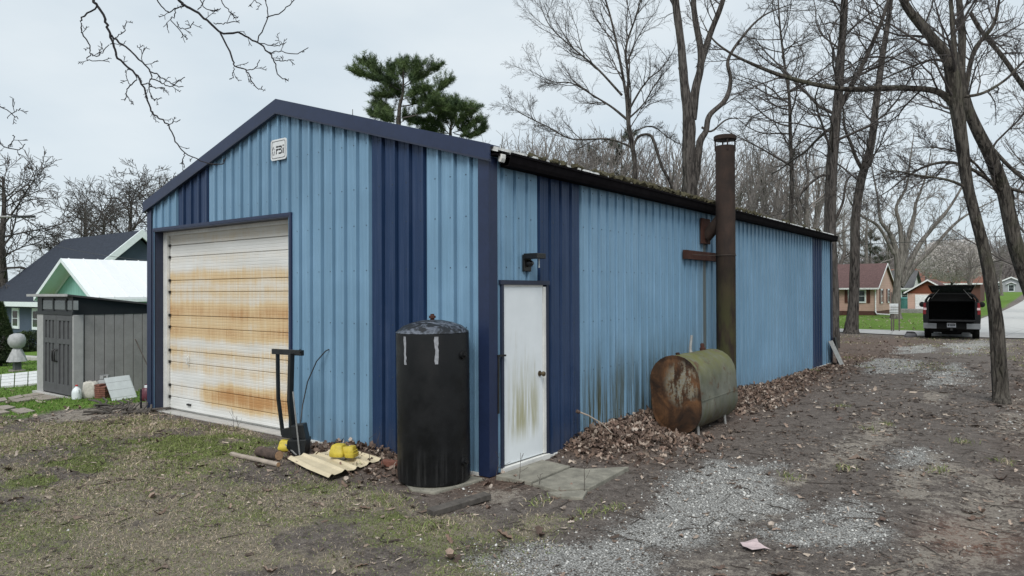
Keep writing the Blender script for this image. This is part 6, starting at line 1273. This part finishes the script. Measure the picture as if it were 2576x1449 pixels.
# ------------------------------------------------------------------ loose stuff on the ground
def inview(x, y, m=1.25):
    d = np.stack([x-CAM[0], y-CAM[1], np.full_like(x, -1.9)], 1); z = d@_F; u = (d@_R)/np.maximum(z, .01)*FPX; v = -(d@_U)/np.maximum(z, .01)*FPX
    return (z > .5) & (np.abs(u) < 1288*m) & (v < 724*m), z
def vcol_mat(name, rough=.85, var=.25):
    k = NT(name, rough, 0, .25); c = k.attr('tint', 'Color'); n = k.noise(k.pos(), 60, 3, .6); k.col(k.mix(1.0, c, k.ramp(n, [(.3, 1-var), (.7, 1+var*.6)]), 'MULTIPLY')); M[name] = k.m
for nm in ('fallen_leaf', 'grass_blade', 'pebble'): vcol_mat(nm)
def rotm(n, rng, tilt):
    a = rng.uniform(0, 6.283, n); ca, sa = np.cos(a), np.sin(a); Rz = np.zeros((n, 3, 3)); Rz[:, 0, 0] = ca; Rz[:, 0, 1] = -sa; Rz[:, 1, 0] = sa; Rz[:, 1, 1] = ca; Rz[:, 2, 2] = 1
    b = rng.normal(0, 1, n)*tilt; c = rng.normal(0, 1, n)*tilt; Rx = np.zeros((n, 3, 3)); Rx[:, 0, 0] = 1; Rx[:, 1, 1] = np.cos(b); Rx[:, 1, 2] = -np.sin(b); Rx[:, 2, 1] = np.sin(b); Rx[:, 2, 2] = np.cos(b)
    Ry = np.zeros((n, 3, 3)); Ry[:, 1, 1] = 1; Ry[:, 0, 0] = np.cos(c); Ry[:, 0, 2] = np.sin(c); Ry[:, 2, 0] = -np.sin(c); Ry[:, 2, 2] = np.cos(c); return Rz@Rx@Ry
def sample(rng, n, x0, x1, y0, y1, prob):
    x = rng.uniform(x0, x1, n); y = rng.uniform(y0, y1, n); ok, z = inview(x, y); inb = (x > -BW-.02) & (x < .02) & (y > -.02) & (y < BL+.02)
    ok &= ~inb; x, y, z = x[ok], y[ok], z[ok]; k = rng.random(len(x)) < prob(x, y, z); return x[k], y[k], z[k]
rng = np.random.default_rng(8)
PAL = np.array([(.165, .115, .088), (.25, .185, .148), (.09, .064, .052), (.34, .275, .225), (.18, .122, .096), (.14, .10, .082), (.43, .365, .31)])
def leaves(name, label, x, y, z, size, tilt, pal_w):
    n = len(x); st = np.linspace(-.5, .5, 7); wd = np.array([.02, .17, .10, .24, .11, .20, .02])
    tv = np.zeros((21, 3)); tv[0::3, 0] = st; tv[1::3, 0] = st; tv[2::3, 0] = st; tv[0::3, 1] = wd; tv[2::3, 1] = -wd
    f = []
    for i in range(6): f += [(3*i, 3*i+3, 3*i+4), (3*i, 3*i+4, 3*i+1), (3*i+1, 3*i+4, 3*i+5), (3*i+1, 3*i+5, 3*i+2)]
    f = np.array(f); s = size*np.clip(rng.lognormal(-.08, .42, n), .4, 1.7); cu = rng.uniform(-.6, 2.0, n); fo = rng.uniform(-.2, 1.3, n)
    V = np.repeat(tv[None], n, 0); V[:, :, 2] = cu[:, None]*V[:, :, 0]**2+fo[:, None]*np.abs(V[:, :, 1])*.8; V[:, :, 1] *= rng.uniform(.8, 1.4, n)[:, None]; V *= s[:, None, None]
    V = np.einsum('nij,nkj->nki', rotm(n, rng, tilt), V); V -= np.stack([0*x, 0*x, np.minimum(V[:, :, 2].min(1), 0)*.55], 1)[:, None]; V += np.stack([x, y, z], 1)[:, None]
    col = PAL[rng.choice(len(PAL), n, p=pal_w)]*rng.uniform(.75, 1.2, (n, 1)); F = (f[None]+21*np.arange(n)[:, None, None]).reshape(-1, 3)
    return tag(raw_mesh(name, V.reshape(-1, 3), F, 'fallen_leaf', None, np.repeat(col, 21, 0)), label, 'leaves', kind='stuff')
# heaped leaves against the long wall and round the oil tank
def pile(x, y, z):
    h = heap(x, y); return np.clip(h*9, 0, 1)*((x > -.05) | (y < 0))
x, y, z = sample(rng, 150000, -3.2, 2.4, -1.6, 15, lambda x, y, z: pile(x, y, z)*np.clip(1.25*(9/np.maximum(z, 5)), 0, 1)*.75)
leaves('leaf_pile', 'brown oak leaves heaped along the foot of the blue walls', x, y, gz(x, y)+rng.uniform(0, .045, len(x))*(heap(x, y) > .05), 0.072, .6, [.2, .2, .17, .13, .14, .11, .05])
x, y, z = sample(rng, 90000, -9, 8, -5.5, 28, lambda x, y, z: (.016+.22*masks(x, y)['litter']*(.35+.65*(fbm(x*1.3, y*1.3, 91) > .48)))*np.clip(11/z, .25, 1.3))
leaves('fallen_leaves', 'single brown leaves scattered over dirt, grass and gravel', x, y, gz(x, y)+.003, .085, .22, [.18, .2, .14, .17, .13, .08, .10])
x, y, z = sample(rng, 1600, -20, -7.6, -3, 9, lambda x, y, z: np.full(len(x), .16)); x2, y2, z2 = sample(rng, 2500, -14, .6, YS+.5, 54, lambda x, y, z: np.full(len(x), .3)); x = np.r_[x, x2]; y = np.r_[y, y2]
leaves('lawn_leaves', 'pale leaves dotted over the green lawns', x, y, gz(x, y)+.012, .11, .2, [.05, .15, 0, .35, .05, 0, .4])
# gravel
ico = np.array([(0, 0, 1), (0, 0, -1), (1, 0, 0), (-1, 0, 0), (0, 1, 0), (0, -1, 0)], float); icf = np.array([(0, 2, 4), (0, 4, 3), (0, 3, 5), (0, 5, 2), (1, 4, 2), (1, 3, 4), (1, 5, 3), (1, 2, 5)])
x, y, z = sample(rng, 240000, -2, 7, -5.5, 28, lambda x, y, z: (1.2*masks(x, y)['gravel']+.012+.05*masks(x, y)['sand'])*np.clip(6.5/z, .12, 1)); n = len(x)
s = rng.lognormal(-4.9, .42, n)*np.clip(z/7, .9, 1.5); V = ico[None]*(1+.35*rng.normal(size=(n, 6, 3)))*s[:, None, None]; V[:, :, 2] *= .6; V = np.einsum('nij,nkj->nki', rotm(n, rng, .4), V)+np.stack([x, y, gz(x, y)+s*.18], 1)[:, None]
g_ = rng.uniform(.34, .66, n); col = np.stack([g_*1.0, g_*.99, g_*.945], 1); dk = rng.random(n) < .12; col[dk] *= .35
F = (icf[None]+6*np.arange(n)[:, None, None]).reshape(-1, 3); tag(raw_mesh('gravel', V.reshape(-1, 3), F, 'pebble', None, np.repeat(col, 6, 0)), 'loose pale gravel stones on the drive', 'gravel', kind='stuff'); print('gravel', n)
# grass
def blades(name, label, x, y, hgt, wd, tilt, col):
    n = len(x); R = rotm(n, rng, tilt); up = R[:, :, 2]; sd = R[:, :, 0]; b = np.stack([x, y, gz(x, y)-.004], 1); h = hgt*rng.uniform(.5, 1.3, n); w = wd*rng.uniform(.6, 1.3, n); up[:, 2] = np.abs(up[:, 2])+.05
    mid = b+up*h[:, None]*.55; dr = rng.normal(size=(n, 3))*.35; dr[:, 2] = -.1; tip = b+(up+dr)*h[:, None]; tip[:, 2] = np.maximum(tip[:, 2], b[:, 2]+.008)
    V = np.stack([b-sd*w[:, None]/2, b+sd*w[:, None]/2, mid+sd*w[:, None]*.4, mid-sd*w[:, None]*.4, tip], 1); f = np.array([(0, 1, 2), (0, 2, 3), (3, 2, 4)])
    return tag(raw_mesh(name, V.reshape(-1, 3), (f[None]+5*np.arange(n)[:, None, None]).reshape(-1, 3), 'grass_blade', None, np.repeat(col, 5, 0)), label, 'grass', kind='stuff')
def gcol(n, gf):
    c = np.array((.40, .335, .245))*rng.uniform(.35, 1.55, (n, 1)); gc = np.array((.165, .20, .066))*rng.uniform(.6, 1.5, (n, 1)); k = rng.random(n) < gf; c[k] = gc[k]; return c
def gprob(x, y, z):
    m = masks(x, y); return np.clip(.75*m['grass']+.7*m['green'], 0, 1)*np.clip(6/z, .2, 1)
x, y, z = sample(rng, 700000, -13, 3.5, -5.6, 2, gprob); m = masks(x, y); n = len(x); print('grass', n)
blades('rough_grass', 'patchy dead and green grass over the near yard', x, y, 0.038*np.clip(z/8, .8, 1.3), .0046*np.clip(z/6, .9, 1.8), .75, gcol(n, np.clip(.3+1.0*m['green']+.3*(fbm(x*2.2, y*2.2, 97) > .55), 0, .95)))
x, y, z = sample(rng, 130000, -30, -7.6, -4, 12, lambda x, y, z: masks(x, y)['lawn']*np.clip(14/z, .3, 1)*.8); n = len(x)
c = np.array((.105, .185, .036))*rng.uniform(.6, 1.5, (n, 1)); k = rng.random(n) < .1; c[k] = (.25, .22, .12); blades('lawn_grass', 'green lawn around the shed and patio', x, y, .055, .013, .45, c)
# crumbs of dead leaf and bark
x, y, z = sample(rng, 230000, -9, 8, -5.6, 18, lambda x, y, z: (.75*(fbm(x*2.2, y*2.2, 88) > .5)+.07)*(1-.75*masks(x, y)['gravel'])*(1-.7*masks(x, y)['lawn'])*np.clip(6.5/z, .15, 1)); n = len(x)
s = rng.lognormal(-4.55, .5, n)*np.clip(z/7, .9, 1.6); tv = np.array([(-1, -.35, 0), (.9, -.3, .1), (1.1, .3, .35), (-.8, .45, .2)]); V = tv[None]*(1+.4*rng.normal(size=(n, 4, 3)))*s[:, None, None]
V = np.einsum('nij,nkj->nki', rotm(n, rng, .35), V); V[:, :, 2] = np.abs(V[:, :, 2]); V += np.stack([x, y, gz(x, y)+.003], 1)[:, None]
cp2 = 1.2*np.array([(.050, .037, .030), (.13, .096, .076), (.22, .17, .135), (.36, .30, .245), (.075, .06, .05)])[rng.choice(5, n, p=[.3, .25, .2, .1, .15])]*rng.uniform(.7, 1.3, (n, 1))
tag(raw_mesh('leaf_crumbs', V.reshape(-1, 3), np.arange(4*n).reshape(-1, 4), 'fallen_leaf', None, np.repeat(cp2, 4, 0)), 'crumbled leaf and bark bits covering the bare dirt', 'litter', kind='stuff')
# tufts at odd places
tx, ty = [], []
for px, py in ((1360, 1262), (1545, 1275), (1480, 1290), (2120, 1020), (2230, 1060), (2420, 1110), (2180, 1075), (2360, 1180), (1000, 1265), (960, 1250), (1050, 1330), (1105, 1322), (880, 1180), (2130, 1170), (1990, 1195), (2050, 935), (2190, 925), (2530, 1155)):
    p = gp(px, py); k = 60; tx += list(p[0]+rng.normal(0, .07, k)); ty += list(p[1]+rng.normal(0, .09, k))
tx, ty = np.array(tx), np.array(ty); blades('grass_tufts', 'small green tufts along the drive and doorstep', tx, ty, .07, .007, .5, gcol(len(tx), np.full(len(tx), .72)))
x, y, z = sample(rng, 60000, -6, 7, 14, 29, lambda x, y, z: .55*(fbm(x*.9, y*.9, 77) > .52)*np.clip(14/z, .3, 1)); blades('verge_grass', 'thin grass on the verge between barn and street', x, y, .05, .016, .5, gcol(len(x), np.full(len(x), .5)))
# twigs
tb = Tree(123); x, y, z = sample(rng, 15000, -7, 8, -5.5, 20, lambda x, y, z: (.08+.35*masks(x, y)['litter']+.10*(x > 1))*np.clip(9/z, .3, 1)); R = random.Random(4)
for a, b_ in zip(x, y):
    th_ = R.uniform(0, 6.28); l = R.choice((.08, .12, .16, .25, .4)); g_ = float(gz(a, b_)); P = [(a, b_, g_+.004)]
    for k in range(3): th_ += R.gauss(0, .3); q = P[-1]; u_, v_ = q[0]+math.cos(th_)*l/3, q[1]+math.sin(th_)*l/3; P.append((u_, v_, float(gz(u_, v_))+.004+R.random()*.012))
    r_ = R.uniform(.0018, .005); tb.put(4, P, [r_, r_*.95, r_*.8, r_*.5])
tag(tb.mesh('fallen_twigs', 'stick_dark', None, (0, 0, 0)), 'small dark twigs lying all over the yard', 'twigs', kind='stuff')
# dry stalks by the walls
sk_ = Tree(7)
for px, py in ((955, 1165), (985, 1175), (1000, 1150), (905, 1130), (930, 1170), (970, 1190), (915, 1205), (1245, 1215), (1305, 1215), (1355, 1225), (800, 1105), (850, 1105), (600, 1075), (590, 1085), (1610, 1045), (1600, 1050), (1470, 1240), (1000, 1195)):
    p = gp(px, py); g_ = float(gz(p[0], p[1])); h = R.uniform(.12, .4); sk_.grow((p[0], p[1], g_), nrm((R.gauss(0, .15), R.gauss(0, .15), 1)), h, .004, 0, PP(max=1, n=[4, 3, 3, 3, 3], k=[3, 0, 0, 0, 0], rmin=.0018))
tag(sk_.mesh('dry_stalks', 'stick_dark', None, (0, 0, 0)), 'thin dry weed stalks standing along the front wall', 'weeds', kind='stuff')
print('objects', len(bpy.data.objects), 'polys', sum(len(m_.polygons) for m_ in bpy.data.meshes))
